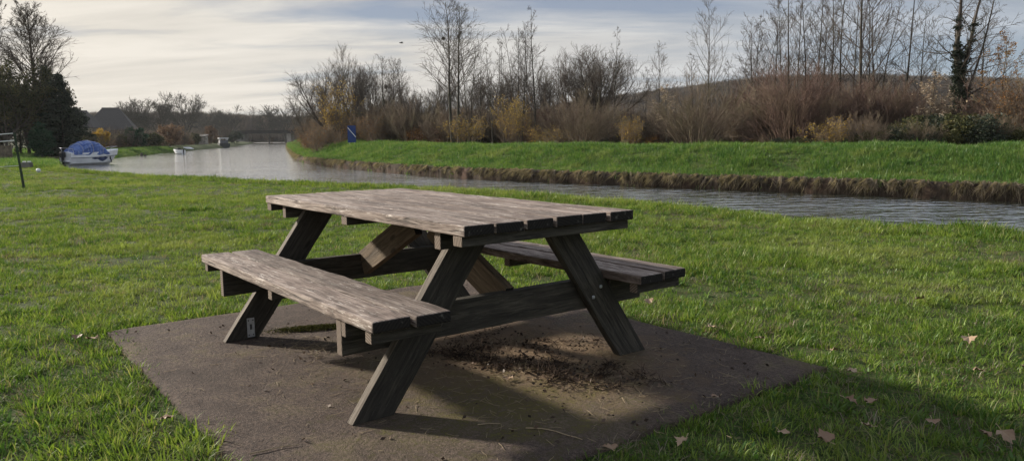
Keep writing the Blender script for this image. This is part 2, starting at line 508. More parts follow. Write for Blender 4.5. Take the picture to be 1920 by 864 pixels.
def bank_face(name, line, side, ztop, zbot, seed, step=0.12, y0=0, y1=400):
    L = line[(line[:, 1] > y0) & (line[:, 1] < y1)]
    seg = np.linalg.norm(np.diff(L, axis=0), axis=1); cum = np.concatenate([[0], np.cumsum(seg)])
    s = [0.0]
    while s[-1] < cum[-1]:
        yy = np.interp(s[-1], cum, L[:, 1]); s.append(s[-1] + step * max(1, yy / 40))
    s = np.array(s[:-1])
    px_ = np.interp(s, cum, L[:, 0]); py_ = np.interp(s, cum, L[:, 1])
    T = np.stack([np.gradient(px_), np.gradient(py_)], -1); T /= np.linalg.norm(T, axis=1)[:, None]
    N = np.stack([-T[:, 1], T[:, 0]], -1) * side        # towards the water
    rows = []
    r = np.random.default_rng(seed)
    prof = [(-0.45, 0.02), (-0.05, 0.0), (0.10, -0.10), (0.13, -0.3), (0.12, -0.6), (0.16, -1.0)]
    H = ztop - zbot
    nz = vnoise(s, s * 0.3, 0.35, 2) * 0.07 + vnoise(s, s, 1.4, 9) * 0.08
    for i, (o_, h_) in enumerate(prof):
        jit = (nz + r.normal(0, 0.025, len(s))) * (0.2 if i == 0 else 1.0)
        rows.append(np.stack([px_ + N[:, 0] * (o_ + jit), py_ + N[:, 1] * (o_ + jit), ztop + h_ * H + r.normal(0, 0.02, len(s)) * (i > 0)], -1))
    V = np.array(rows); a_, b__ = V.shape[:2]
    I = np.arange(a_ * b__).reshape(a_, b__)
    F = np.stack([I[:-1, :-1], I[:-1, 1:], I[1:, 1:], I[1:, :-1]], -1).reshape(-1, 4)
    if side < 0: F = F[:, ::-1]
    o = link(name, np_mesh(name, V.reshape(-1, 3), F, M_EARTH)); o['kind'] = 'structure'
    return s, px_, py_, N


fs, fx, fy, fN = bank_face('far_bank_face', smooth_line(FAR, 0.5), 1.0, -0.27, -0.95, 4, y0=5)
ns_, nx_, ny_, nN = bank_face('near_bank_face', smooth_line(NEAR, 0.5), -1.0, -0.14, -0.95, 5, y0=2, y1=60)


# ---------------------------------------------------------------- grass clumps (built once, scattered as ground cover)
def clump(nb, radius, hmin, hmax, wid, lean, seed, segs=3, flop=0.0):
    r = np.random.default_rng(seed)
    th = r.uniform(0, 2 * PI, nb); rr = radius * np.sqrt(r.uniform(0, 1, nb))
    bx = rr * np.cos(th); by = rr * np.sin(th)
    az = th + r.normal(0, 0.9, nb)
    L = r.uniform(hmin, hmax, nb) * r.choice([1, 1, 1, 0.6, 1.25], nb)
    ln = np.abs(r.normal(lean, 0.30, nb)) + flop
    W = wid * r.uniform(0.6, 1.3, nb)
    K = segs + 1
    V = np.zeros((nb, K, 2, 3)); bl = np.repeat(r.uniform(0, 1, nb), K * 2)
    x = bx.copy(); y = by.copy(); z = np.full(nb, -0.01)
    fa = az + PI / 2 + r.normal(0, 0.5, nb)
    for k in range(K):
        ww = W * (1 - (k / segs) ** 1.6) * 0.5 + 0.0003
        V[:, k, 0] = np.stack([x - np.cos(fa) * ww, y - np.sin(fa) * ww, z], -1)
        V[:, k, 1] = np.stack([x + np.cos(fa) * ww, y + np.sin(fa) * ww, z], -1)
        a = ln * (k + 0.6) / segs * 1.25
        st = L / segs
        x = x + np.cos(az) * np.sin(a) * st; y = y + np.sin(az) * np.sin(a) * st; z = z + np.cos(a) * st
    I = np.arange(nb * K * 2).reshape(nb, K, 2)
    F = np.stack([I[:, :-1, 0], I[:, :-1, 1], I[:, 1:, 1], I[:, 1:, 0]], -1).reshape(-1, 4)
    return V.reshape(-1, 3), F, bl


def clump_set(name, n, mat, **kw):
    col = bpy.data.collections.new(name)
    for i in range(n):
        k2 = {k: (v(i) if callable(v) else v) for k, v in kw.items()}
        V, F, bl = clump(seed=i * 13 + len(name), **k2)
        ob = bpy.data.objects.new('%s_%02d' % (name, i), np_mesh('grass_clump', V, F, mat, {'blade': bl}))
        col.objects.link(ob)
    return col


def scatter(name, P3, rot, scl, kinds, tint, col, mat):
    me = bpy.data.meshes.new(name); n = len(P3)
    me.vertices.add(n); me.vertices.foreach_set('co', P3.astype(np.float32).ravel())
    for k, typ, fld, arr in (('rot', 'FLOAT_VECTOR', 'vector', rot), ('scl', 'FLOAT', 'value', scl), ('tint', 'FLOAT', 'value', tint), ('kindidx', 'INT', 'value', kinds)):
        a = me.attributes.new(k, typ, 'POINT')
        a.data.foreach_set(fld, (arr.astype(np.int32) if typ == 'INT' else arr.astype(np.float32)).ravel())
    me.materials.append(mat)
    o = link(name, me)
    ng = bpy.data.node_groups.new('scatter_' + name, 'GeometryNodeTree')
    ng.interface.new_socket('Geometry', in_out='INPUT', socket_type='NodeSocketGeometry')
    ng.interface.new_socket('Geometry', in_out='OUTPUT', socket_type='NodeSocketGeometry')
    N = ng.nodes; Lk = ng.links
    gi = N.new('NodeGroupInput'); go = N.new('NodeGroupOutput')
    ip = N.new('GeometryNodeInstanceOnPoints'); ci = N.new('GeometryNodeCollectionInfo')
    ci.inputs['Collection'].default_value = col
    ci.inputs['Separate Children'].default_value = True; ci.inputs['Reset Children'].default_value = True
    def na(nm, dt):
        x = N.new('GeometryNodeInputNamedAttribute'); x.data_type = dt; x.inputs[0].default_value = nm; return x.outputs[0]
    Lk.new(gi.outputs[0], ip.inputs['Points']); Lk.new(ci.outputs[0], ip.inputs['Instance'])
    ip.inputs['Pick Instance'].default_value = True
    Lk.new(na('kindidx', 'INT'), ip.inputs['Instance Index'])
    Lk.new(na('rot', 'FLOAT_VECTOR'), ip.inputs['Rotation']); Lk.new(na('scl', 'FLOAT'), ip.inputs['Scale'])
    Lk.new(ip.outputs[0], go.inputs[0])
    md = o.modifiers.new('scatter', 'NODES'); md.node_group = ng
    return o


# near meadow
short = clump_set('short', 8, M_GRASS, nb=46, radius=0.080, hmin=0.020, hmax=0.056, wid=0.0050, lean=0.95)
mid = clump_set('mid', 8, M_GRASS, nb=52, radius=0.075, hmin=0.034, hmax=0.088, wid=0.0060, lean=0.95)
strawc = clump_set('straw', 4, M_DEADGRASS, nb=26, radius=0.09, hmin=0.03, hmax=0.09, wid=0.0035, lean=1.25)
weedc = clump_set('weed', 4, M_WEED, nb=13, radius=0.045, hmin=0.035, hmax=0.065, wid=0.021, lean=1.05, segs=5)
clumps_near = bpy.data.collections.new('meadow clumps')
k = 0
for cl in (short, mid, strawc, weedc):
    for o_ in cl.objects:
        o_.name = 'a%02d_clump' % k; clumps_near.objects.link(o_); k += 1
r = np.random.default_rng(21)
pts = []
for d0, d1, dens in ((1.9, 5.0, 360), (5.0, 9.0, 260), (9.0, 15.0, 140), (15, 34, 60)):
    area = 0.5 * (d1 ** 2 - d0 ** 2) * 1.62
    n = int(area * dens)
    dd = np.sqrt(r.uniform(d0 ** 2, d1 ** 2, n)); aa = r.uniform(-0.81, 0.81, n)
    pts.append(np.stack([dd * np.tan(aa * 0.98) * 1.0, dd], -1))
pts = np.vstack(pts)
dn = sdist(NEARS, pts[:, 0], pts[:, 1])
u, v = tloc(pts[:, 0], pts[:, 1])
edge_n = 0.075 * vnoise(pts[:, 0], pts[:, 1], 0.13, 40) + 0.06 * vnoise(pts[:, 0], pts[:, 1], 0.5, 44)
ds = np.maximum(np.maximum(SLAB[0] - u, u - SLAB[1]), np.maximum(SLAB[2] - v, v - SLAB[3]))
# the grass creeps over the front edges of the slab more than over the back
creep = np.where((u > 1.2) | (v < -1.1), 0.02, -0.015)
patch = vnoise(pts[:, 0], pts[:, 1], 0.55, 12); patch2 = vnoise(pts[:, 0], pts[:, 1], 1.9, 25)
bare = ((patch < -0.80) & (r.uniform(0, 1, len(pts)) < 0.6)) | ((patch2 < -1.0) & (r.uniform(0, 1, len(pts)) < 0.3))
ok = (dn > -0.12) & (ds > creep * -1 + edge_n * 0.8 + 0.01) & ~bare
pts = pts[ok]; dn = dn[ok]; patch = patch[ok]; patch2 = patch2[ok]; ds = ds[ok]
n = len(pts)
tall = (0.45 * patch + 0.55 * patch2 + r.normal(0, 0.28, n)) > 0.18
tall |= (dn < 0.7) & (r.uniform(0, 1, n) < 0.8)
kinds = np.where(tall, 8, 0) + r.integers(0, 8, n)
pw2 = vnoise(pts[:, 0], pts[:, 1], 0.8, 48)
ex_ = r.uniform(0, 1, n)
kinds = np.where((ex_ < 0.09 + 0.25 * (pw2 > 0.45)) & (dn > .5), 16 + r.integers(0, 4, n), kinds)
kinds = np.where((ex_ > 0.97 - 0.10 * (pw2 < -0.6)) & (pts[:, 1] < 9), 20 + r.integers(0, 4, n), kinds)
scl = r.uniform(0.75, 1.2, n) * (1 + 0.12 * ss(pts[:, 1], 6, 25) * 3) * (1 + 0.55 * (dn < 0.8) * r.uniform(0, 1, n))
scl *= np.where(patch > 0.75, 1.15, 0.88)
Z = ground_z(pts[:, 0], pts[:, 1]) - 0.004
rot = np.stack([r.normal(0, 0.12, n), r.normal(0, 0.12, n), r.uniform(0, 6.28, n)], -1)
o = scatter('meadow_grass', np.column_stack([pts, Z]), rot, scl, kinds, r.uniform(0, 1, n), clumps_near, M_GRASS)
tag(o, 'bright green meadow grass around the concrete slab and up to the canal edge', 'grass', kind='stuff')

# left bank far away
bank_clumps = clump_set('bank', 6, M_BANKGRASS, nb=34, radius=0.16, hmin=0.07, hmax=0.16, wid=0.012, lean=0.8)
pl = []
dd = np.sqrt(r.uniform(30 ** 2, 110 ** 2, 26000)); tt = r.uniform(-0.78, -0.36, 26000)
pl = np.stack([dd * tt, dd], -1)
dnl = sdist(NEARS, pl[:, 0], pl[:, 1]); pl = pl[dnl > 0.0]
n = len(pl); Z = ground_z(pl[:, 0], pl[:, 1])
o = scatter('left_bank_grass', np.column_stack([pl, Z - 0.01]), np.stack([r.normal(0, .1, n), r.normal(0, .1, n), r.uniform(0, 6.28, n)], -1),
            r.uniform(1.0, 1.9, n), r.integers(0, 6, n), r.uniform(0, 1, n), bank_clumps, M_BANKGRASS)
tag(o, 'short green grass on the left bank behind the covered motorboat', 'grass', kind='stuff')

# far bank: grass on the slope
S0 = smooth_line(FAR, 0.5); seg = np.linalg.norm(np.diff(S0, axis=0), axis=1); cum = np.concatenate([[0], np.cumsum(seg)])
ylen = np.interp(np.linspace(0, cum[-1], 4000), cum, S0[:, 1])
pw = 1 / np.clip(ylen, 16, 200) ** 1.35 * (ylen > 8) * (ylen < 230); cdf = np.cumsum(pw) / pw.sum()
n = 42000
s_ = np.interp(r.uniform(0, 1, n), cdf, np.linspace(0, cum[-1], 4000))
bx = np.interp(s_, cum, S0[:, 0]); by = np.interp(s_, cum, S0[:, 1])
ex = np.interp(s_ + 0.5, cum, S0[:, 0]) - bx; ey = np.interp(s_ + 0.5, cum, S0[:, 1]) - by
ll = np.hypot(ex, ey) + 1e-9
off = r.uniform(-0.05, 7.5, n)
gx = bx + ey / ll * off; gy = by - ex / ll * off
Z = ground_z(gx, gy)
pn = vnoise(gx, gy, 0.8, 33)
sc = r.uniform(0.55, 1.45, n) * (1 + 0.35 * pn) * (1 + 0.5 * ss(gy, 25, 80)) 
o = scatter('far_bank_grass', np.stack([gx, gy, Z - 0.01], -1), np.stack([r.normal(0, .12, n), r.normal(0, .12, n), r.uniform(0, 6.28, n)], -1),
            sc, r.integers(0, 6, n), r.uniform(0, 1, n), bank_clumps, M_BANKGRASS)
tag(o, 'green grass covering the sloping far bank of the canal', 'grass', kind='stuff')

# hanging dead grass along the far bank face
dead = clump_set('dead', 6, M_DEADGRASS, nb=20, radius=0.035, hmin=0.12, hmax=0.48, wid=0.009, lean=0.22)
n = 9000
s_ = np.interp(r.uniform(0, 1, n), cdf, np.linspace(0, cum[-1], 4000))
cl_ = 0.9 * vnoise(s_, s_ * 0.2, 0.09, 7) + 0.5 * vnoise(s_, s_ * 0.2, 0.4, 27) + 0.6 * vnoise(s_, s_ * 0.2, 2.3, 17) + r.normal(0, 0.3, n)
s_ = s_[cl_ > 0.30]; n = len(s_)
bx = np.interp(s_, cum, S0[:, 0]); by = np.interp(s_, cum, S0[:, 1])
ex = np.interp(s_ + 0.5, cum, S0[:, 0]) - bx; ey = np.interp(s_ + 0.5, cum, S0[:, 1]) - by
ll = np.hypot(ex, ey) + 1e-9; nx = -ey / ll; ny = ex / ll
off = r.uniform(0.0, 0.16, n)
azw = np.arctan2(ny, nx)
zz_ = -0.22 - r.uniform(0, 0.12, n)
rot = np.stack([np.zeros(n), r.uniform(1.7, 2.9, n), azw + r.normal(0, 0.35, n)], -1)
o = scatter('hanging_dead_grass', np.stack([bx + nx * off, by + ny * off, zz_], -1), rot, r.uniform(0.6, 1.15, n), r.integers(0, 6, n), r.uniform(0, 1, n), dead, M_DEADGRASS)
tag(o, 'straw coloured dead grass hanging over the cut earth edge of the far bank', 'dead grass', kind='stuff')


# ================================================================ picnic table
def wood(name, dark, midc, light, fleck, crack=0.5, fk=0.2, lightness=(0.36, 0.66)):
    q = material(name); t = q[1]
    g = t.attr('grain', out='Vector')
    gs = t.noise(t.scalev(g, (2.2, 24, 24)), 1.6, 7, 0.72, 0.9)
    gf = t.noise(t.scalev(g, (5, 110, 110)), 1.5, 3, 0.6)
    bl = t.noise(t.scalev(g, (1.8, 7, 7)), 1.2, 4, 0.6)
    f = t.math('ADD', t.math('MULTIPLY', gs, 0.62), t.math('ADD', t.math('MULTIPLY', bl, 0.26), t.math('MULTIPLY', gf, 0.12)))
    c = t.ramp(f, [(lightness[0], dark), (0.5, midc), (lightness[1], light)])
    fl = t.math('MULTIPLY', t.mapr(t.noise(t.scalev(g, (9, 90, 90)), 1.3, 6, 0.8, 0.4), 0.53, 0.62), t.mapr(t.noise(t.scalev(g, (2.2, 6, 6)), 1.9, 4, 0.65), 0.47, 0.58))
    c = t.mix(t.math('MULTIPLY', fl, fk), c, fleck)
    ck = t.noise(t.scalev(g, (0.9, 42, 42)), 1.1, 2, 0.5, 0.3)
    ckm = t.math('SUBTRACT', 1.0, t.mapr(t.math('ABSOLUTE', t.math('SUBTRACT', ck, 0.5)), 0.0, 0.018))
    ckm = t.math('MULTIPLY', ckm, t.mapr(bl, 0.42, 0.58))
    c = t.mix(t.math('MULTIPLY', ckm, crack), c, tuple(x * 0.25 for x in dark))
    vo = t.new('ShaderNodeTexVoronoi'); t.l.new(t.scalev(g, (1.0, 3.0, 3.0)), vo.inputs[0]); vo.inputs['Scale'].default_value = 3.1
    kn = t.mapr(vo.outputs['Distance'], 0.07, 0.13, 1.0, 0.0)
    c = t.mix(t.math('MULTIPLY', kn, 0.7), c, tuple(x * 0.6 for x in dark))
    pl__ = t.noise(t.scalev(g, (0.10, 0.9, 0.9)), 1.0, 1)
    c = t.vmath('SCALE', c, t.mapr(pl__, 0.35, 0.65, 0.72, 1.22))
    h = t.math('SUBTRACT', t.math('ADD', gs, t.math('MULTIPLY', gf, 0.6)), t.math('MULTIPLY', ckm, 0.7))
    return P(q, c, 0.82, 0.22, 0, t.bump(h, 0.75, 0.006))


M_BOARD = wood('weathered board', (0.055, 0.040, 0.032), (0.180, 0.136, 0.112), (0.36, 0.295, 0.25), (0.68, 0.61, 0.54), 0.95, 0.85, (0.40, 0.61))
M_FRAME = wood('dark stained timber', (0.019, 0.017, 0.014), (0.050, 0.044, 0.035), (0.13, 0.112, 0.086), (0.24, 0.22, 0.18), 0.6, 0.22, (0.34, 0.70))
M_LITEDGE = wood('sunlit weathered frame edge', (0.07, 0.055, 0.042), (0.16, 0.13, 0.10), (0.30, 0.26, 0.21), (0.45, 0.40, 0.34), 0.7)  # sunlight on the left legs' narrow edges painted in as paler wood
M_RAW = wood('bare brown timber', (0.045, 0.032, 0.020), (0.11, 0.078, 0.048), (0.20, 0.145, 0.092), (0.34, 0.27, 0.19), 0.5)
q = material('end grain'); t = q[1]; g = t.attr('grain', out='Vector')
wv = t.new('ShaderNodeTexWave', wave_type='RINGS', rings_direction='X'); t.l.new(g, wv.inputs[0])
wv.inputs['Scale'].default_value = 26; wv.inputs['Distortion'].default_value = 2.2; wv.inputs['Detail'].default_value = 2
nn_ = t.noise(g, 40, 4)
M_END = P(q, t.mix(t.mapr(nn_, .62, .72, 0, .6), t.mix(wv.outputs['Fac'], (0.014, 0.012, 0.011), (0.026, 0.023, 0.020)), (0.16, 0.15, 0.13)), 0.9, 0.15, 0, t.bump(t.math('ADD', t.math('MULTIPLY', wv.outputs['Fac'], 0.15), nn_), 0.4, 0.004))
q = material('pale end grain'); t = q[1]; g = t.attr('grain', out='Vector')
wv = t.new('ShaderNodeTexWave', wave_type='RINGS', rings_direction='X'); t.l.new(g, wv.inputs[0])
wv.inputs['Scale'].default_value = 30; wv.inputs['Distortion'].default_value = 1.5; wv.inputs['Detail'].default_value = 2
M_END_PALE = P(q, t.mix(wv.outputs['Fac'], (0.10, 0.072, 0.052), (0.24, 0.19, 0.15)), 0.85, 0.2, 0, t.bump(wv.outputs['Fac'], 0.4, 0.003))
q = material('galvanised steel'); t = q[1]
n_ = t.noise(t.new('ShaderNodeTexCoord').outputs['Object'], 60, 4)
M_STEEL = P(q, t.mix(n_, (0.34, 0.34, 0.34), (0.62, 0.63, 0.64)), 0.45, 0.5, 0.6)

prng = random.Random(5)


class Wood:
    """planks whose 'grain' attribute follows each plank's own length"""
    def __init__(s):
        s.bm = bmesh.new(); s.g = s.bm.verts.layers.float_vector.new('grain')
    def plank(s, L, W, T, M4, bev=0.004, end=1, edge=0, cuts=22, warp=0.0015, slant=0.0):
        """L along local X, W along Y, T along Z. slots: 0 faces, 1 ends (2 narrow edges if edge)"""
        b = bmesh.new(); bmesh.ops.create_cube(b, size=1.0)
        bmesh.ops.scale(b, vec=(L, W, T), verts=b.verts)
        xe = [e for e in b.edges if abs(e.verts[0].co.x - e.verts[1].co.x) > L * 0.5]
        bmesh.ops.subdivide_edges(b, edges=xe, cuts=cuts, use_grid_fill=True)
        le = [e for e in b.edges if abs(e.verts[0].co.x - e.verts[1].co.x) > 1e-6 and len(e.link_faces) == 2 and e.calc_face_angle(0) > 1]
        ee = [e for e in b.edges if abs(e.verts[0].co.x - e.verts[1].co.x) < 1e-6 and abs(abs(e.verts[0].co.x) - L / 2) < 1e-5]
        bmesh.ops.bevel(b, geom=le + ee, offset=bev, segments=2, profile=0.55, affect='EDGES')
        off = Vector((prng.uniform(-30, 30), prng.uniform(-3, 3), prng.uniform(-3, 3)))
        ph = [prng.uniform(0, 6.28) for _ in range(4)]
        b.normal_update()
        mi = [f.normal.copy() for f in b.faces]
        idx = {}
        for v in b.verts:
            co = v.co.copy(); gco = co + off
            wr = warp * (math.sin(co.x * 9 + ph[0]) + math.sin(co.x * 23 + ph[1]) * 0.7 + math.sin(co.x * 61 + ph[2]) * 0.5)
            co.y += wr * (1 if co.y > 0 else -1) * 0.7; co.z += wr * 0.6
            if slant: co.x += slant * co.y
            nv = s.bm.verts.new(M4 @ co); nv[s.g] = gco; idx[v] = nv
        for f, nrm in zip(b.faces, mi):
            nf = s.bm.faces.new([idx[v] for v in f.verts])
            if abs(nrm.x) > 0.85: nf.material_index = end
            elif edge and abs(nrm.y) > 0.7: nf.material_index = edge
        b.free()
    def build(s, name, mats, parent):
        me = bpy.data.meshes.new(name); s.bm.to_mesh(me); s.bm.free()
        for m in mats: me.materials.append(m)
        return link(name, me, parent)


def T3(x, y, z): return Matrix.Translation((x, y, z))


def axes(o, ex, ey):
    ex = Vector(ex).normalized(); ey = Vector(ey); ey = (ey - ex * ey.dot(ex)).normalized(); ez = ex.cross(ey)
    m = Matrix((ex, ey, ez)).transposed().to_4x4(); m.translation = o
    return m


table = empty('picnic_table', (TC[0], TC[1], 0), TYAW)
tag(table, 'weathered grey wooden picnic table with attached benches standing on the concrete slab', 'picnic table')
HL = 1.022
# six boards of the top
wd = Wood()
bw = 0.1400; gap = 0.0121
for i in range(6):
    v0 = -0.448 + bw / 2 + i * (bw + gap)
    L = 2 * HL + prng.uniform(-0.008, 0.008)
    wd.plank(L, bw, 0.042, T3(prng.uniform(-0.006, 0.006), v0, 0.729 + prng.uniform(-0.0015, 0.0015)) @ Matrix.Rotation(prng.uniform(-.0012, .0012), 4, 'Z'), 0.0055, 1, 0, 40, 0.0012)
wd.build('tabletop', (M_BOARD, M_END), table)
seats = []
for sd in (-1, 1):
    wd = Wood()
    for k in range(2):
        vv = sd * (0.825 - 0.0755 - k * 0.165)
        wd.plank(2 * HL + prng.uniform(-0.01, 0.01), 0.151, 0.043, T3(prng.uniform(-.006, .006), vv, 0.4245 + prng.uniform(-.002, .002)), 0.007, 1, 0, 40, 0.0016)
    st_ = wd.build('seat', (M_BOARD, M_END), table)
    st_['label'] = 'paler worn bench seat on the left side' if sd < 0 else 'darker bench seat on the canal side'
    for uu in (-0.965, 0.0, 0.958):
        wd = Wood()
        wd.plank(0.29, 0.047, 0.044, axes((uu, sd * 0.672, 0.380), (0, 1, 0), (1, 0, 0)), 0.003, 1, 0, 6, 0.0004)
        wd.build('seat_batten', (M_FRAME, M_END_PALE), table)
# battens below the top
for uu in (-0.985, 0.0, 0.972):
    wd = Wood()
    wd.plank(0.885, 0.060, 0.040, axes((uu, 0, 0.6875), (0, 1, 0), (1, 0, 0)), 0.003, 1, 0, 12, 0.0006)
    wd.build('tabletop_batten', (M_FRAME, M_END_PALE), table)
q0 = 0.715      # how much a leg runs inwards per metre of height
for su in (-1, 1):
    wd = Wood()
    wd.plank(0.85, 0.071, 0.044, axes((su * 0.803, 0, 0.6720), (0, 1, 0), (0, 0, 1)), 0.003, 1, 0, 12, 0.0006)
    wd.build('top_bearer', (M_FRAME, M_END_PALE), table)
    wd = Wood()
    wd.plank(1.63, 0.143, 0.045, axes((su * 0.7115, 0, 0.331), (0, 1, 0), (0, 0, 1)), 0.004, 1, 0, 24, 0.0012)
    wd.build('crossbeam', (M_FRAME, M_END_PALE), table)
    for sv in (-1, 1):
        wd = Wood()
        # plank in the plane u = const, cut flat at foot and top
        zt = 0.706; L = zt * math.sqrt(1 + q0 * q0)
        c0 = Vector((su * 0.7575, sv * 0.7175, 0)); c1 = Vector((su * 0.7575, sv * (0.7175 - q0 * zt), zt))
        ex = (c1 - c0).normalized(); ey = Vector((0, sv, 0)) - ex * ex.dot(Vector((0, sv, 0)))
        wpl = 0.148
        sl = (Vector((0, sv, 0)).dot(ex)) / ey.length     # shear so that the ends lie level
        wd.plank((c1 - c0).length, wpl, 0.044, axes((c0 + c1) / 2, ex, ey), 0.003, 1, 2, 16, 0.0010, slant=sl)
        leg = wd.build('leg', (M_FRAME, M_END, M_LITEDGE if sv < 0 else M_FRAME), table)
        # bolts through leg and crossbeam
        for (dv, dz) in ((0.035, 0.045), (-0.045, 0.0)):
            m_ = MB(); zb = 0.32 + dz; vb = sv * (0.7175 - q0 * zb + dv)
            m_.box(0.009, 0.016, 0.016, T3(su * 0.7815, vb, zb), 0.005)
            m_.build('bolt', M_STEEL, leg, smooth=True)
    # brace on edge from the crossbeam up to the middle of the top
    wd = Wood()
    A0 = Vector((su * 0.686, 0, 0.350)); A1 = Vector((su * 0.085, 0, 0.640))
    wd.plank((A1 - A0).length, 0.140, 0.044, axes((A0 + A1) / 2, A1 - A0, (0, 0, 1)), 0.003, 1, 0, 10, 0.0006)
    wd.build('brace', (M_RAW, M_END), table)
for su, sv in ((1, -1), (1, 1)):
    wd = Wood()
    wd.plank(0.25, 0.060, 0.036, axes((0.753, sv * 0.69 if sv > 0 else -0.69, 0.370), (0, 1, 0), (0, 0, 1)), 0.003, 1, 0, 6, 0.0004)
    wd.build('cleat', (M_FRAME, M_END_PALE), table)
# steel fixing plate low on the back left leg, with four screw heads and a keyhole slot
m_ = MB(); m_.box(0.003, 0.040, 0.105, None, 0.0008)
pl_ = m_.build('fixing_plate', M_STEEL, table, loc=(-0.7338, -0.668, 0.062))
M_DSTEEL = simple('dark steel', (0.05, 0.05, 0.05), 0.5)
for yy, z_ in ((-.012, .04), (.012, .04), (-.012, -.04), (.012, -.04)):
    m_ = MB(); m_.box(0.004, 0.007, 0.007, T3(0.002, yy, z_), 0.0015); m_.build('screw_head', M_DSTEEL, pl_)
m_ = MB(); m_.box(0.004, 0.012, 0.030, T3(0.001, 0.0, 0.004), 0.0015); m_.build('slot', M_DSTEEL, pl_)

# ================================================================ concrete slab
q = material('old concrete'); t = q[1]
tc = t.new('ShaderNodeTexCoord').outputs['Object']
a = t.noise(tc, 1.3, 5, 0.6); b_ = t.noise(tc, 7, 6, 0.65); c_ = t.noise(tc, 55, 4, 0.75); e_ = t.noise(tc, 190, 3, 0.7)
cc = t.mix(t.mapr(b_, 0.32, 0.68), (0.080, 0.055, 0.043), (0.190, 0.138, 0.108))
cc = t.vmath('SCALE', cc, t.mapr(a, 0.38, 0.62, 0.72, 1.15))
cc = t.mix(t.mapr(c_, 0.42, 0.60, 0, 0.85), cc, (0.048, 0.036, 0.030))
cc = t.mix(t.mapr(e_, 0.56, 0.66, 0, 0.55), cc, (0.30, 0.245, 0.21))
sx = t.new('ShaderNodeSeparateXYZ'); t.l.new(tc, sx.inputs[0])
# lighter sandy tone under the near end of the table
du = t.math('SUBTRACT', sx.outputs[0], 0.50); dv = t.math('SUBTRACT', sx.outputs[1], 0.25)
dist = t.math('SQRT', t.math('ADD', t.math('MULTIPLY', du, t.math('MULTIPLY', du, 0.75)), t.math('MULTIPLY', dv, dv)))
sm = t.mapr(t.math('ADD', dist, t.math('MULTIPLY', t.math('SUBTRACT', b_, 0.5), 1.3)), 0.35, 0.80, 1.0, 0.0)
sandy_tone = t.mix(t.mapr(c_, 0.3, 0.7), (0.155, 0.100, 0.058), (0.31, 0.215, 0.130))
cc = t.mix(t.math('MULTIPLY', sm, 0.85), cc, sandy_tone)
du = t.math('SUBTRACT', sx.outputs[0], 0.95); dv = t.math('ADD', sx.outputs[1], 0.22)
dist = t.math('SQRT', t.math('ADD', t.math('MULTIPLY', du, du), t.math('MULTIPLY', dv, t.math('MULTIPLY', dv, 1.2))))
mo = t.mapr(t.math('ADD', dist, t.math('MULTIPLY', t.math('SUBTRACT', b_, 0.5), 2.2)), 0.10, 0.62, 1.0, 0.0)
mo2 = t.mapr(t.math('ADD', t.math('MULTIPLY', a, 0.6), t.math('MULTIPLY', b_, 0.4)), 0.50, 0.60, 0, 0.6)
mo = t.math('MAXIMUM', mo, mo2)
mo = t.math('MULTIPLY', mo, t.mapr(c_, 0.32, 0.60, 0.25, 1.0))
moss = t.mix(t.mapr(c_, 0.35, 0.65), (0.060, 0.054, 0.014), (0.165, 0.145, 0.038))
cc = t.mix(t.math('MULTIPLY', mo, 0.85), cc, moss)
hh = t.math('ADD', t.math('ADD', t.math('MULTIPLY', c_, 1.0), t.math('MULTIPLY', e_, 0.5)), t.math('MULTIPLY', b_, 1.2))
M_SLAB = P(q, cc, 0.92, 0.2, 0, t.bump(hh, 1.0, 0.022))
# slab mesh: slightly ragged, rounded edges
nu, nv = 90, 76
uu = np.linspace(SLAB[0], SLAB[1], nu); vv = np.linspace(SLAB[2], SLAB[3], nv)
U, Vv = np.meshgrid(uu, vv, indexing='ij')
Zs = 0.004 * vnoise(U, Vv, 0.5, 4) * 0.6
for (i, ax) in ((0, 'a'), (-1, 'a'), (0, 'b'), (-1, 'b')):
    pass
edge = np.minimum(np.minimum(U - SLAB[0], SLAB[1] - U), np.minimum(Vv - SLAB[2], SLAB[3] - Vv))
Zs = Zs * ss(edge, 0, 0.2) - 0.006 * (1 - ss(edge, 0, 0.03))
jit = 0.010 * vnoise(U * 3, Vv * 3, 0.4, 14)
bu = (U <= SLAB[0] + 1e-6) | (U >= SLAB[1] - 1e-6); bv = (Vv <= SLAB[2] + 1e-6) | (Vv >= SLAB[3] - 1e-6)
U2 = U + jit * bu; V2 = Vv + jit * bv
top = np.stack([U2, V2, Zs], -1).reshape(-1, 3)
I = np.arange(nu * nv).reshape(nu, nv)
F = np.stack([I[:-1, :-1], I[1:, :-1], I[1:, 1:], I[:-1, 1:]], -1).reshape(-1, 4)
ring = np.concatenate([I[:, 0], I[-1, 1:], I[-2::-1, -1], I[0, -2:0:-1]])
low = top[ring].copy(); low[:, 2] = -0.12
n0 = len(top); m1 = np.arange(len(ring)); m2 = (m1 + 1) % len(ring)
F2 = np.stack([ring[m1], n0 + m1, n0 + m2, ring[m2]], -1)
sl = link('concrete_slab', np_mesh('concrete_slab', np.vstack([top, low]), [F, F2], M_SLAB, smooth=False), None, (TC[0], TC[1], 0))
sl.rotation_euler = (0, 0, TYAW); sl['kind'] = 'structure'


# ================================================================ tree generator
def nrm(a): return a / (np.linalg.norm(a, axis=-1, keepdims=True) + 1e-9)


def perp(D, phi):
    ref = np.where(np.abs(D[..., 2:3]) > 0.9, np.array([1.0, 0, 0]), np.array([0, 0, 1.0]))
    a = nrm(np.cross(D, ref)); b = np.cross(D, a)
    return a * np.cos(phi)[..., None] + b * np.sin(phi)[..., None]


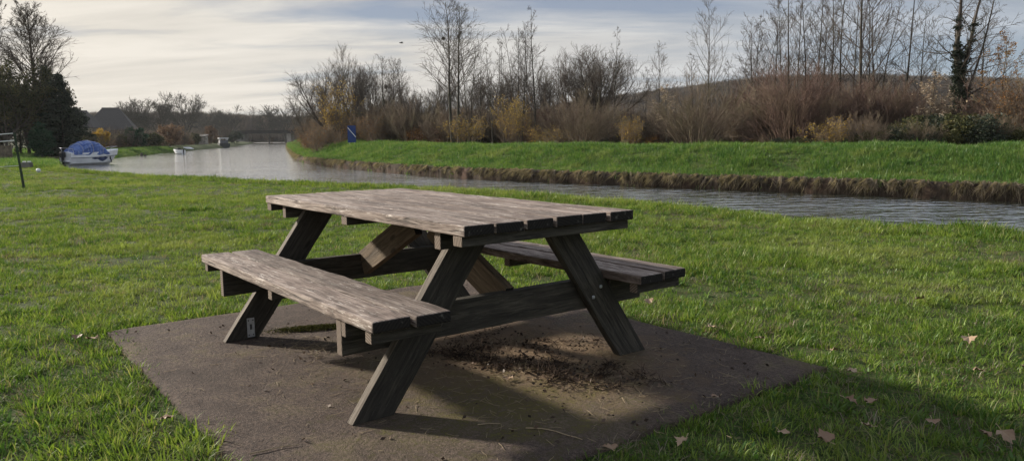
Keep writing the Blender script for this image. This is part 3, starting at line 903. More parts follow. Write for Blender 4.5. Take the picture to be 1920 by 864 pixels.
def sweep(start, d0, length, r0, n, up, wob, g, tip=0.35, sag=0.0):
    """start (B,3), d0 (B,3), length (B,), r0 (B,) -> P (B,n,3), Rd (B,n)"""
    B = len(start); P_ = np.zeros((B, n, 3)); P_[:, 0] = start; d = nrm(d0)
    st = (length / (n - 1))[:, None]
    for k in range(1, n):
        d = d + g.normal(0, wob, (B, 3)) + np.array([0, 0, up / (n - 1)])
        if sag: d = d - np.array([0, 0, sag * k / n / (n - 1)])
        d = nrm(d); P_[:, k] = P_[:, k - 1] + d * st
    tt = np.linspace(0, 1, n)
    return P_, r0[:, None] * (1 - (1 - tip) * tt ** 0.9)


def children(P_, Rd, per, t0, t1, ang, angs, lenf, n, up, wob, g, rr=0.6, rmin=0.006, tip=0.35, even=False, sag=0.0):
    B, m, _ = P_.shape
    if even: t_ = np.tile(np.linspace(t0, t1, per), (B, 1)) + g.uniform(-.5, .5, (B, per)) * (t1 - t0) / per
    else: t_ = g.uniform(t0, t1, (B, per))
    t_ = np.clip(t_, 0, 0.999)
    f = t_ * (m - 1); i = f.astype(int); u = (f - i)[..., None]; bi = np.arange(B)[:, None]
    p = P_[bi, i] * (1 - u) + P_[bi, np.minimum(i + 1, m - 1)] * u
    D = nrm(P_[bi, np.minimum(i + 1, m - 1)] - P_[bi, i])
    rp = Rd[bi, i] * (1 - u[..., 0]) + Rd[bi, np.minimum(i + 1, m - 1)] * u[..., 0]
    phi = g.uniform(0, 2 * PI, (B, per)) if not even else (np.arange(per) * 2.4)[None, :] + g.uniform(0, 6.28, (B, 1)) + g.normal(0, .4, (B, per))
    a = np.abs(g.normal(ang, angs, (B, per)))[..., None]
    d = D * np.cos(a) + perp(D, phi) * np.sin(a)
    L = lenf(t_, g)
    r = np.maximum(np.minimum(rp * rr, rp * 0.95), rmin)
    return sweep(p.reshape(-1, 3), d.reshape(-1, 3), L.reshape(-1), r.reshape(-1), n, up, wob, g, tip, sag)


def tubes(sets):
    """sets of (P,R,sides) -> V,F"""
    VV = []; FF = []; base = 0
    for P_, Rd, s in sets:
        B, n, _ = P_.shape
        T = np.zeros_like(P_); T[:, 1:-1] = P_[:, 2:] - P_[:, :-2]; T[:, 0] = P_[:, 1] - P_[:, 0]; T[:, -1] = P_[:, -1] - P_[:, -2]
        T = nrm(T)
        D0 = nrm(P_[:, -1] - P_[:, 0]); ref = np.where(np.abs(D0[:, 2:3]) > 0.8, np.array([1.0, 0, 0]), np.array([0, 0, 1.0]))[:, None, :]
        a = nrm(np.cross(T, np.broadcast_to(ref, T.shape))); b = np.cross(T, a)
        th = np.arange(s) * 2 * PI / s
        V = P_[:, :, None, :] + Rd[:, :, None, None] * (a[:, :, None, :] * np.cos(th)[None, None, :, None] + b[:, :, None, :] * np.sin(th)[None, None, :, None])
        I = base + np.arange(B * n * s).reshape(B, n, s); J = np.roll(I, -1, axis=2)
        FF.append(np.stack([I[:, :-1], J[:, :-1], J[:, 1:], I[:, 1:]], -1).reshape(-1, 4))
        VV.append(V.reshape(-1, 3)); base += B * n * s
    return np.vstack(VV), np.vstack(FF)


def leaves(pts, g, size, flat=0.5, droop=0.3):
    """small diamond leaves with a crease at points -> V, F, tint"""
    n = len(pts)
    az = g.uniform(0, 2 * PI, n); el = g.normal(-droop, flat, n)
    d = np.stack([np.cos(az) * np.cos(el), np.sin(az) * np.cos(el), np.sin(el)], -1)
    sd = perp(d, g.uniform(0, 2 * PI, n))
    s = (size * g.uniform(0.6, 1.3, n))[:, None]
    p0 = pts; p1 = pts + d * s * 0.5 + sd * s * 0.32; p2 = pts + d * s; p3 = pts + d * s * 0.5 - sd * s * 0.32
    V = np.stack([p0, p1, p2, p3], 1).reshape(-1, 3)
    F = np.arange(4 * n).reshape(n, 4)
    return V, F, np.repeat(g.uniform(0, 1, n), 4)


def pts_on(P_, g, n, spread=0.05, w=None):
    B, m, _ = P_.shape
    i = g.integers(0, B, n); t_ = g.uniform(0.2, 1, n) * (m - 1); k = np.minimum(t_.astype(int), m - 2); u = (t_ - k)[:, None]
    return P_[i, k] * (1 - u) + P_[i, k + 1] * u + g.normal(0, spread, (n, 3))


def tree_meshes(kind, H, seed, low=0.22, leafn=0, leafsize=0.08, leaf_lo=0.0, dens=1.0, spread=1.0, tr=None, lean=0.0, rmin=0.008, nostem=False, stems=None):
    """returns dict part -> (V,F,tint)"""
    g = np.random.default_rng(seed)
    z0 = np.zeros((1, 3))
    if kind == 'upright':
        ns = stems or 1
        r0 = tr or H * 0.011
        if ns == 1: st = z0; dd = np.array([[lean, 0, 1.0]])
        else:
            a = g.uniform(0, 6.28, ns); st = np.stack([np.cos(a) * .15, np.sin(a) * .15, a * 0], -1)
            dd = np.stack([np.cos(a) * .11 * spread, np.sin(a) * .11 * spread, a * 0 + 1], -1)
        L = H * g.uniform(0.82, 1.0, ns) if ns > 1 else np.array([H])
        t0 = sweep(st, dd, L, np.full(ns, r0), 16, 0.15, 0.018, g, 0.10)
        lf = lambda t_, g: H * spread * (0.46 * (1 - t_) ** 0.62 + 0.04) * g.uniform(0.6, 1.15, t_.shape)
        c1 = children(*t0, int(24 * dens), low, 0.97, 0.70, 0.11, lf, 9, 0.32, 0.026, g, 0.42, rmin * 1.3, 0.25, True)
        l1 = np.linalg.norm(c1[0][:, -1] - c1[0][:, 0], axis=1)[:, None]
        c2 = children(*c1, int(8 * dens), 0.15, 0.98, 0.68, 0.2, lambda t_, g: l1 * (0.58 * (1 - t_ * 0.70)) * g.uniform(.5, 1.2, t_.shape), 6, 0.14, 0.04, g, 0.6, rmin, 0.4)
        l2 = np.linalg.norm(c2[0][:, -1] - c2[0][:, 0], axis=1)[:, None]
        c3 = children(*c2, 4, 0.2, 0.98, 0.7, 0.25, lambda t_, g: np.maximum(l2 * 0.5, 0.14) * g.uniform(.5, 1.1, t_.shape), 4, 0.02, 0.08, g, 0.7, rmin * 0.8, 0.6)
        trunk = tubes([(*t0, 8)]); crown = tubes([(*c1, 5), (*c2, 4), (*c3, 3)]); twigs = c3[0]
    elif kind in ('round', 'elm'):
        elm = kind == 'elm'
        r0 = tr or H * 0.022
        th = (0.34 if elm else 0.20) * H
        ns = stems or 1
        t0 = sweep(np.tile(z0, (ns, 1)) + g.normal(0, .15 * (ns > 1), (ns, 3)) * [1, 1, 0], np.tile([[lean, 0, 1.0]], (ns, 1)) + g.normal(0, 0.18 * (ns > 1), (ns, 3)), np.full(ns, th), np.full(ns, r0), 6, 0.1, 0.02, g, 0.72)
        per = int((15 if elm else 8) * dens / max(1, ns * 0.5))
        c1 = children(*t0, per, 0.62 if not elm else 0.45, 0.99, (0.44 if elm else 0.62) * spread, 0.20, lambda t_, g: H * (0.58 if elm else 0.62) * g.uniform(.75, 1.1, t_.shape), 12, 0.42 if elm else 0.40, 0.05, g, 0.42 if elm else 0.55, .03, 0.18, True)
        c2 = children(*c1, 9, 0.22, 0.97, 0.62, 0.18, lambda t_, g: H * 0.30 * (1.15 - t_ * 0.75) * g.uniform(.6, 1.15, t_.shape), 8, 0.45, 0.07, g, 0.55, rmin * 1.5, 0.25)
        c3 = children(*c2, 7, 0.2, 0.98, 0.62, 0.2, lambda t_, g: H * 0.115 * g.uniform(.5, 1.2, t_.shape), 6, 0.3, 0.09, g, 0.6, rmin, 0.4)
        c4 = children(*c3, 4, 0.25, 1.0, 0.6, 0.2, lambda t_, g: H * 0.045 * g.uniform(.5, 1.2, t_.shape), 3, 0.1, 0.1, g, 0.7, rmin * 0.75, 0.6)
        trunk = tubes([(*t0, 10)]); crown = tubes([(*c1, 6), (*c2, 4), (*c3, 3), (*c4, 3)]); twigs = c4[0]
    elif kind == 'bush':
        ns = int((stems or 50) * dens)
        a = g.uniform(0, 6.28, ns); rr_ = np.sqrt(g.uniform(0, 1, ns)) * 0.10 * H
        st = np.stack([np.cos(a) * rr_, np.sin(a) * rr_, a * 0 - .05], -1)
        tl = np.abs(g.normal(0.0, 0.42, ns)) * spread + rr_ / (0.10 * H) * 0.28
        d = np.stack([np.cos(a) * np.sin(tl), np.sin(a) * np.sin(tl), np.cos(tl)], -1)
        t0 = sweep(st, d, H * g.uniform(0.70, 1.05, ns) * (1 - 0.12 * tl), np.full(ns, tr or 0.017), 9, 0.15, 0.055, g, 0.25)
        c1 = children(*t0, 8, 0.22, 0.98, 0.48, 0.16, lambda t_, g: H * 0.34 * (1.1 - t_ * 0.7) * g.uniform(.6, 1.15, t_.shape), 6, 0.12, 0.06, g, 0.6, rmin, 0.35)
        c2 = children(*c1, 5, 0.2, 0.98, 0.55, 0.2, lambda t_, g: H * 0.13 * g.uniform(.5, 1.2, t_.shape), 4, 0.2, 0.08, g, 0.7, rmin * 0.8, 0.5)
        trunk = tubes([(*t0, 4)]); crown = tubes([(*c1, 3), (*c2, 3)]); twigs = np.concatenate([c2[0], c2[0]])
    out = {'trunk': (*trunk, None), 'crown': (*crown, None)}
    if leafn:
        pp = pts_on(twigs, g, leafn * 2, 0.04)
        zmax = leaf_lo if leaf_lo else 1e9
        pp = pp[pp[:, 2] < zmax][:leafn]
        out['foliage'] = leaves(pp, g, leafsize)
    return out


def leafcloud(n, g, shape, size, clumps=60, cl_r=0.35, flat=0.5, droop=0.2):
    """leaves gathered in clumps on/inside shape(g,n)->points"""
    cpts = shape(g, clumps)
    k = g.integers(0, clumps, n)
    rr_ = cl_r * g.uniform(0.5, 1.4, clumps)[k]
    off = nrm(g.normal(0, 1, (n, 3))) * (g.uniform(0, 1, n) ** 0.5)[:, None] * rr_[:, None]
    off[:, 2] *= 0.75
    V, F, T = leaves(cpts[k] + off, g, size, flat, droop)
    ct = g.uniform(-0.3, 0.3, clumps)[k]
    return V, F, np.clip(T * 0.7 + 0.15 + np.repeat(ct, 4), 0, 1)


protos = {}


def proto(key, parts, mats, **kw):
    """meshes shared by the copies of one kind"""
    if key not in protos:
        d = tree_meshes(**kw) if parts is None else parts
        ms = {}
        for nm, (V, F, T) in d.items():
            ms[nm] = np_mesh(nm, V, F, mats[nm], {'tint': T} if T is not None else None, smooth=(nm != 'foliage'))
        protos[key] = ms
    return protos[key]


def plant(key, name, px, d, label, cat, group=None, h=1.0, wx=1.0, rz=0.0, sink=0.05, tilt=0.0, names=None):
    x = WX(px, d); z = gz1(x, d) - sink
    o = empty(name, (x, d, z), rz); o.scale = (wx, wx, h); o.rotation_euler = (0, tilt, rz)
    tag(o, label, cat, group)
    for nm, me in protos[key].items():
        link((names or {}).get(nm, nm), me, o)
    return o


# --- kinds
proto('poplar_a', None, {'trunk': M_BARK, 'crown': M_TWIG}, kind='upright', H=10.0, seed=3, dens=1.35, spread=0.98, low=0.36)
proto('poplar_b', None, {'trunk': M_BARK, 'crown': M_TWIG}, kind='upright', H=10.0, seed=8, dens=1.25, spread=0.90, low=0.40)
proto('sapling', None, {'trunk': M_BARK, 'crown': M_TWIG}, kind='upright', H=8.0, seed=11, dens=0.8, spread=0.62, tr=0.06)
proto('sapling_b', None, {'trunk': M_BARK, 'crown': M_TWIG}, kind='upright', H=8.0, seed=27, dens=0.7, spread=0.55, tr=0.055, lean=0.06)
proto('ash', None, {'trunk': M_BARK, 'crown': M_TWIG}, kind='upright', H=9.0, seed=15, dens=1.0, spread=0.95, tr=0.085)
proto('multi', None, {'trunk': M_BARK, 'crown': M_TWIG}, kind='upright', H=9.0, seed=19, dens=0.75, spread=0.8, tr=0.06, stems=4)
proto('willow', None, {'trunk': M_BARK, 'crown': M_TWIG}, kind='round', H=7.0, seed=5, dens=1.25, spread=0.95)
proto('alder', None, {'trunk': M_BARK, 'crown': M_TWIG}, kind='round', H=7.0, seed=9, dens=1.0, spread=0.8, stems=2)
proto('round_c', None, {'trunk': M_BARK, 'crown': M_TWIG}, kind='round', H=7.0, seed=33, dens=1.1, spread=1.05)
proto('elm', None, {'trunk': M_ELM, 'crown': M_ELM}, kind='upright', H=12.0, seed=12, dens=2.0, spread=0.92, rmin=0.013, low=0.40, tr=0.20)
proto('elm_b', None, {'trunk': M_ELM, 'crown': M_ELM}, kind='upright', H=12.0, seed=41, dens=1.2, spread=0.62, rmin=0.013, low=0.40, tr=0.14, stems=3)
proto('bush_brown', None, {'trunk': M_BROWN, 'crown': M_BROWN}, kind='bush', H=3.4, seed=2, dens=1.1, spread=1.0)
proto('bush_red', None, {'trunk': M_RUST, 'crown': M_RUST}, kind='bush', H=3.6, seed=6, dens=1.35, spread=0.95)
proto('bush_red_b', None, {'trunk': M_RUST, 'crown': M_RUST}, kind='bush', H=3.4, seed=16, dens=1.0, spread=0.6)
proto('bush_yellow', None, {'trunk': M_BROWN, 'crown': M_BROWN, 'foliage': L_YELLOW}, kind='bush', H=2.6, seed=10, dens=0.6, spread=0.8, leafn=1500, leafsize=0.075)
proto('bush_orange', None, {'trunk': M_BROWN, 'crown': M_BROWN, 'foliage': L_ORANGE}, kind='bush', H=3.0, seed=13, dens=0.8, spread=0.8, leafn=1500, leafsize=0.075)
proto('tall_yellow', None, {'trunk': M_BROWN, 'crown': M_BROWN, 'foliage': L_YELLOW}, kind='bush', H=4.6, seed=14, dens=0.5, spread=0.32, leafn=2800, leafsize=0.085)
proto('sap_leafy', None, {'trunk': M_BARK, 'crown': M_BROWN, 'foliage': L_PALEDRY}, kind='upright', H=5.5, seed=17, dens=0.7, spread=0.8, tr=0.04, leafn=800, leafsize=0.10)
proto('sap_orange', None, {'trunk': M_BARK, 'crown': M_BROWN, 'foliage': L_ORANGE}, kind='upright', H=6.0, seed=18, dens=0.9, spread=0.8, tr=0.05, leafn=900, leafsize=0.085)

# --- the tree belt behind the far bank (column in the photograph, metres ahead, kind, height factor, width factor, turn, label)
BELT = [
    (618, 66, 'willow', 1.06, 1.02, 0.4, 'spreading bare tree at the left end of the belt, leaning out over the orange bushes', 'tree'),
    (652, 68, 'round_c', 1.33, 0.80, 1.9, 'tallest bare tree of the dense clump right behind the blue board', 'tree'),
    (700, 66, 'alder', 1.03, 0.85, 2.6, 'bare branching tree just right of the blue board', 'tree'),
    (726, 60, 'poplar_b', 0.66, 0.78, 0.3, 'slim bare tree carrying a dark ball of twigs, left of the tall twin poplars', 'tree'),
    (741, 61, 'poplar_a', 0.66, 0.62, 2.0, 'slender straight bare tree second in the row left of the twin poplars', 'tree'),
    (758, 60, 'poplar_b', 0.65, 0.62, 4.2, 'slender straight bare tree third in the row, nearest the twin poplars', 'tree'),
    (800, 58, 'round_c', 0.80, 0.9, 3.0, 'low dark round tree at the foot of the twin poplars', 'tree'),
    (851, 50, 'poplar_a', 0.92, 1.00, 0.0, 'left one of the two tall pale poplars with fine upswept twigs', 'tree'),
    (863, 50, 'poplar_b', 0.90, 1.02, 0.0, 'right one of the two tall pale poplars, leaning slightly outward', 'tree'),
    (886, 51, 'sapling', 0.80, 1.00, 3.3, 'thin dark stemmed tree close to the right of the twin poplars', 'tree'),
    (912, 56, 'willow', 0.92, 0.9, 2.2, 'dark dense tree with layered twigs behind the thin saplings', 'tree'),
    (926, 46, 'sapling', 0.78, 0.72, 1.0, 'very thin straight sapling standing left of the forked bare tree', 'tree'),
    (948, 47, 'sapling_b', 0.80, 0.7, 2.0, 'thin slightly bent sapling rising from the yellow leaved shrub', 'tree'),
    (976, 47, 'multi', 0.86, 0.72, 4.0, 'bare tree forking low into several tall crooked stems', 'tree'),
    (1001, 46, 'sapling_b', 1.04, 1.15, 0.2, 'tall crooked bare sapling with zigzag twigs, right of the forked tree', 'tree'),
    (1026, 56, 'willow', 0.98, 0.9, 5.1, 'wide dark tree with heavy limbs left of the twin stemmed alder', 'tree'),
    (1072, 58, 'round_c', 1.08, 0.9, 1.3, 'round bare crown in the middle of the belt above the reddish scrub', 'tree'),
    (1120, 56, 'alder', 1.18, 1.05, 0.7, 'twin stemmed bare alder with a broad crown leaning right', 'tree'),
    (1153, 46, 'sapling', 0.90, 0.62, 2.7, 'thin bare sapling in front of the right edge of the alder', 'tree'),
    (1208, 45, 'sapling', 0.60, 0.55, 4.7, 'small open sapling standing alone in the gap before the hill', 'tree'),
    (1236, 45, 'ash', 0.66, 0.60, 1.7, 'small bare tree with white leaf tufts near its foot, in the gap before the hill', 'tree'),
    (1297, 46, 'sapling_b', 0.70, 0.9, 0.4, 'lean bare sapling to the left of the tall pointed tree', 'tree'),
    (1324, 46, 'ash', 0.96, 0.66, 2.9, 'tall pointed bare tree above the big fan shaped brown willow bush', 'tree'),
    (1364, 47, 'sapling', 0.66, 0.8, 5.5, 'short bare sapling right of the tall pointed tree', 'tree'),
    (1420, 44, 'multi', 0.84, 0.85, 0.8, 'pale bare tree with several thin stems at the left of the crowded saplings', 'tree'),
    (1447, 44, 'ash', 0.92, 0.7, 3.9, 'bare tree with bushy fine twigs behind the reddish thicket', 'tree'),
    (1478, 42, 'sapling_b', 1.22, 1.1, 1.2, 'bent dark stem crossing the sky above the reddish thicket', 'tree'),
    (1508, 43, 'sapling', 1.24, 0.9, 0.1, 'straight dark sapling leftmost of the close row of poles', 'tree'),
    (1530, 42, 'sapling_b', 1.30, 0.8, 3.1, 'straight ivy flecked sapling second in the close row of poles', 'tree'),
    (1552, 43, 'sapling', 1.26, 0.8, 5.3, 'straight bare sapling in the middle of the close row of poles', 'tree'),
    (1570, 42, 'sapling', 1.34, 0.85, 2.1, 'straight bare sapling fourth in the close row of poles', 'tree'),
    (1590, 43, 'sapling_b', 1.30, 0.8, 4.4, 'straight bare sapling rightmost of the close row of poles', 'tree'),
    (1610, 38, 'ash', 1.18, 1.10, 0.6, 'larger grey trunked tree with arching limbs right of the row of poles', 'tree'),
    (1700, 40, 'sapling_b', 1.18, 1.2, 2.5, 'leaning thin tree between the arching tree and the ivy covered one', 'tree'),
    (1745, 42, 'sapling', 0.75, 0.9, 1.9, 'short twiggy sapling just left of the ivy covered tree', 'tree'),
    (1880, 40, 'sapling_b', 0.62, 0.9, 0.9, 'low bare sapling near the right edge beyond the ivy covered tree', 'tree'),
    (680, 70, 'willow', 1.22, 0.8, 5.6, 'dense bare crown filling in behind the blue board between two taller crowns', 'tree'),
    (585, 72, 'round_c', 0.95, 0.8, 3.4, 'outermost low bare tree at the left tip of the belt', 'tree'),
    (770, 63, 'alder', 0.82, 0.8, 1.4, 'dark low bare tree between the slender row and the twin poplars', 'tree'),
    (838, 60, 'willow', 0.86, 0.85, 4.1, 'dark bushy tree directly behind the left tall poplar', 'tree'),
    (885, 60, 'round_c', 0.95, 0.85, 0.6, 'dark layered tree directly behind the right tall poplar', 'tree'),
    (960, 58, 'willow', 0.95, 0.8, 5.9, 'dark twiggy tree behind the yellow leaved saplings', 'tree'),
    (1000, 60, 'round_c', 0.92, 0.8, 2.9, 'dark twiggy tree behind the tall crooked sapling', 'tree'),
    (1098, 60, 'willow', 1.22, 0.85, 3.6, 'bare crown touching the left side of the twin stemmed alder', 'tree'),
    (879, 52, 'sapling', 0.98, 0.8, 0.6, 'third slim stem beside the tall pale poplars on their right', 'tree'),
    (1270, 48, 'sapling', 0.52, 0.9, 1.6, 'short twiggy sapling above the left side of the big fan shaped bush', 'tree'),
    (1395, 46, 'ash', 0.58, 0.9, 2.4, 'short bare tree left of the pale thin stemmed one', 'tree'),
    (1640, 41, 'multi', 0.95, 0.9, 1.1, 'several thin crossing stems right behind the arching grey trunked tree', 'tree'),
    (1490, 46, 'ash', 0.98, 0.8, 5.0, 'fine twigged bare tree behind the bent dark stem', 'tree'),
    (1545, 47, 'multi', 1.0, 0.8, 2.2, 'tangle of fine bare stems behind the close row of poles', 'tree'),
    (1835, 41, 'ash', 0.80, 0.9, 0.4, 'twiggy bare tree directly right of the ivy covered trunk', 'tree'),
    (905, 49, 'sapling_b', 0.86, 0.7, 3.6, 'thin stem between the twin poplars and the very thin straight sapling', 'tree'),
    (938, 52, 'sapling', 0.92, 0.7, 5.2, 'thin stem directly left of the slightly bent sapling', 'tree'),
    (990, 50, 'ash', 0.80, 0.7, 2.4, 'bare fine twigged tree between the forked tree and the tall crooked sapling', 'tree'),
    (1045, 50, 'sapling_b', 0.74, 0.8, 4.4, 'thin stem rising left of the round bare crown in the middle of the belt', 'tree'),
    (1340, 50, 'sapling_b', 0.80, 0.7, 1.9, 'thin dark stem immediately right of the tall pointed tree', 'tree'),
    (1410, 45, 'sapling', 0.95, 0.8, 2.8, 'thin bare stem leftmost of the crowded trees above the reddish dome', 'tree'),
    (1465, 43, 'sapling', 1.05, 0.8, 0.9, 'thin bare stem just left of the bent dark one', 'tree'),
    (1720, 44, 'ash', 0.85, 0.8, 5.6, 'twiggy bare tree left of the ivy covered trunk behind the leaning thin tree', 'tree'),
    (1975, 38, 'ash', 0.9, 0.9, 3.9, 'bare tree reaching in from beyond the right edge', 'tree'),
]
for px, dd_, key, h_, w_, rz, lab, cat in BELT:
    tp_ = {851: -0.065, 863: 0.045}.get(px, 0.0)
    plant(key, 'bare_tree', px, dd_, lab, cat, 'bare trees behind the far bank', h_, (0.45 + 0.55 * h_) * w_ * 1.12, rz, tilt=tp_)

# dark balls of twigs (nests) in three of the trees
def nest(px, py, d, rr_, lab):
    g = np.random.default_rng(int(px)); n = 260
    P0 = nrm(g.normal(0, 1, (n, 3))) * rr_ * g.uniform(0.2, 1.0, (n, 1)); D0 = nrm(g.normal(0, 1, (n, 3)))
    sw = sweep(P0, D0, np.full(n, rr_ * 0.9), np.full(n, 0.008), 4, 0, 0.25, g, 0.6)
    V, F = tubes([(*sw, 3)])
    o = link('twig_nest', np_mesh('twig_nest', V, F, M_TWIG), None, (WX(px, d), d, hz(px, py, d)))
    tag(o, lab, 'nest', 'dark twig balls in the bare trees')
nest(730, 164, 60, 0.15, 'upper dark twig ball in the slim tree left of the twin poplars')
nest(727, 192, 60, 0.17, 'lower and larger dark twig ball in the slim tree left of the twin poplars')
nest(838, 77, 50, 0.10, 'small dark twig ball high in the left tall poplar')

# --- prominent bushes
BUSH = [
    (598, 60, 'bush_orange', 0.85, 1.0, 'orange brown leafy bush at the left end of the belt', 'bush', 'shrub'),
    (640, 62, 'tall_yellow', 1.12, 1.0, 'tall narrow shrub full of yellow leaves left of the blue board', 'bush', 'shrub'),
    (705, 58, 'bush_orange', 0.85, 1.0, 'brown leaved bush just right of the blue board', 'bush', 'shrub'),
    (880, 44, 'bush_yellow', 0.75, 0.9, 'dull yellow bush below the twin poplars', 'bush', 'shrub'),
    (956, 43, 'tall_yellow', 0.66, 0.62, 'bright yellow leaved shrub wrapped round thin saplings', 'bush', 'shrub'),
    (1024, 44, 'bush_yellow', 0.62, 0.9, 'low yellowish bush left of the brown fan shaped bush', 'bush', 'shrub'),
    (1092, 39, 'bush_brown', 0.92, 1.0, 'smaller brown fan shaped willow bush of bare upright rods', 'bush', 'willow bush'),
    (1180, 41, 'bush_yellow', 0.80, 0.7, 'shrub with greenish yellow leaves right of the brown fan shaped bush', 'bush', 'shrub'),
    (1303, 35, 'bush_brown', 1.05, 1.12, 'big brown fan shaped willow bush with thick dark rods at its foot', 'bush', 'willow bush'),
    (1485, 36, 'bush_red', 1.22, 1.20, 'huge reddish brown dome of bare rods below the row of poles', 'bush', 'willow bush'),
    (1560, 31, 'bush_yellow', 0.62, 0.8, 'small golden leaved bush at the foot of the reddish dome', 'bush', 'shrub'),
    (1660, 36, 'bush_red_b', 1.0, 1.1, 'reddish thicket of bare stems between the arching tree and the ivy covered tree', 'bush', 'shrub'),
    (1735, 34, 'sap_leafy', 0.62, 0.9, 'thin sapling with pale dry leaves left of the ivy covered tree', 'bush', 'sapling'),
    (1868, 33, 'sap_orange', 0.80, 1.0, 'upright shrub with large rusty leaves right of the ivy covered tree', 'bush', 'sapling'),
    (1915, 33, 'bush_orange', 1.15, 1.0, 'rust coloured leafy bush cut by the right edge', 'bush', 'shrub'),
    (1250, 40, 'sap_leafy', 0.62, 0.7, 'slender sapling with a few white looking leaves in the gap before the hill', 'bush', 'sapling'),
]
for px, dd_, key, h_, w_, lab, nm, cat in BUSH:
    plant(key, 'shrub' if 'bush' in key or 'yellow' in key else 'leafy_sapling', px, dd_, lab, cat, None, h_, w_, px * 0.37,
          names={'trunk': 'stems', 'crown': 'twigs'} if 'sap' not in key else None)

# --- ivy covered tree near the right edge
ivy = plant('ash', 'ivy_covered_tree', 1792, 36, 'thick trunk wrapped in dark ivy with a forked top reaching out of the picture', 'tree', None, 1.15, 1.15, 1.4)
for ch in list(ivy.children): bpy.data.objects.remove(ch)
g = np.random.default_rng(77)
t0 = sweep(np.array([[0, 0, 0.0]]), np.array([[0.02, 0, 1.0]]), np.array([4.9]), np.array([0.21]), 10, 0.1, 0.02, g, 0.75)
tip = t0[0][0, -4]
fk = sweep(np.stack([tip, tip, t0[0][0, 3]]), np.array([[-0.10, 0, 1.0], [0.36, 0.1, 1.0], [0.25, -.1, 1.0]]), np.array([5.2, 5.0, 6.0]), np.array([0.14, 0.11, 0.07]), 14, 0.2, 0.035, g, 0.25)
c1 = children(*fk, 16, 0.05, 0.97, 0.95, 0.25, lambda t_, g: 2.2 * (1.15 - t_) * g.uniform(.5, 1.2, t_.shape), 10, 0.1, 0.08, g, 0.35, .012, .25, True)
c1b = children(*t0, 9, 0.35, 0.95, 1.2, 0.25, lambda t_, g: 2.6 * g.uniform(.5, 1.2, t_.shape), 12, 0.15, 0.09, g, 0.18, .012, .3, True)
c2 = children(np.concatenate([c1[0][:, ::1][:, :10], c1b[0][:, :10]]), np.concatenate([c1[1], c1b[1][:, :10]]), 7, 0.15, 0.98, 0.8, 0.25, lambda t_, g: .6 * g.uniform(.4, 1.2, t_.shape), 6, 0.1, 0.1, g, 0.6, .008, .4)
c3 = children(*c2, 3, 0.2, 0.98, 0.7, 0.25, lambda t_, g: .22 * g.uniform(.4, 1.2, t_.shape), 3, 0.05, 0.1, g, 0.7, .007, .5)
ivy.scale = (1, 1, 1); ivy.rotation_euler = (0, 0, 0)
V, F = tubes([(*t0, 10)]); link('trunk', np_mesh('trunk', V, F, M_BARK, smooth=True), ivy)
V, F = tubes([(*fk, 7), (*c1, 4), (*c1b, 4), (*c2, 3), (*c3, 3)]); link('crown', np_mesh('crown', V, F, M_TWIG, smooth=True), ivy)
def along(g, n):
    t_ = g.uniform(0, 1, n); i = (t_ * 8.999).astype(int); return t0[0][0, i] + g.normal(0, 1, (n, 3)) * [0.16, 0.16, 0.3] * (1.35 - t_[:, None])
V1, F1, T1 = leafcloud(8500, g, along, 0.095, 190, 0.26)
def upf(g, n):
    w_ = g.integers(0, 2, n); i = (g.uniform(0, 0.6, n) * 13).astype(int); return fk[0][w_, i] + g.normal(0, 0.08, (n, 3))
V2, F2_, T2 = leafcloud(3000, g, upf, 0.085, 120, 0.15)
link('ivy', np_mesh('ivy', np.vstack([V1, V2]), np.vstack([F1, F2_ + len(V1)]), L_DARK, {'tint': np.concatenate([T1, T2])}), ivy)
V1, F1, T1 = leafcloud(60, g, lambda g, n: np.array([0.45, -0.1, 2.6]) + g.normal(0, 1, (n, 3)) * [0.35, 0.3, 0.5], 0.17, 30, 0.1)
link('dry_leaves', np_mesh('dry_leaves', V1, F1, L_PALEDRY, {'tint': T1}), ivy)

# --- undergrowth: one tangled mass along the belt that nobody could count
col_u = bpy.data.collections.new('undergrowth kinds')
und = []
for i, (ss_, mt) in enumerate(((31, M_BROWN), (32, M_RUST), (33, M_TWIG), (34, M_BROWN), (35, M_RUST))):
    dct = tree_meshes('bush', 2.6, ss_, dens=0.5, spread=0.8, tr=0.014, rmin=0.008, stems=44)
    V1, F1, _ = dct['trunk']; V2, F2_, _ = dct['crown']
    und.append(np_mesh('undergrowth', np.vstack([V1, V2]), np.vstack([F1, F2_ + len(V1)]), mt))
for i, (mt, n_, sz) in enumerate(((L_BROWNDRY, 700, 0.085), (L_OLIVE, 1500, 0.09), (L_DARK, 1500, 0.09), (L_ORANGE, 700, 0.08))):
    g = np.random.default_rng(90 + i)
    V, F, T = leafcloud(n_, g, lambda g, n: nrm(g.normal(0, 1, (n, 3))) * [0.95, 0.8, 0.75] * g.uniform(0.3, 1, (n, 1)) + [0, 0, 0.75], sz, 45, 0.30)
    und.append(np_mesh('undergrowth', V, F, mt, {'tint': T}))
for i, me in enumerate(und):
    col_u.objects.link(bpy.data.objects.new('u%02d' % i, me))
g = np.random.default_rng(55)
rows = []
def urow(n, pxa, pxb, da, db, hm, kinds, depth=5.0):
    px = g.uniform(pxa, pxb, n); u = (px - pxa) / (pxb - pxa)
    d = da + (db - da) * u + g.uniform(0, depth, n)
    x = WX(px, d); rows.append((x, d, np.full(n, hm) * g.uniform(0.65, 1.2, n), g.choice(kinds, n)))
urow(120, 578, 800, 70, 54, 1.15, [0, 0, 2, 3, 5, 8], 9)
urow(120, 800, 1060, 54, 45, 1.05, [0, 1, 2, 2, 3, 4, 5], 9)
urow(70, 1060, 1230, 46, 42, 0.95, [0, 1, 2, 3, 5, 8], 8)
urow(60, 1230, 1400, 42, 38, 0.85, [0, 1, 3, 4, 5], 8)
urow(90, 1390, 1640, 40, 34, 1.15, [1, 4, 1, 4, 0, 5], 8)
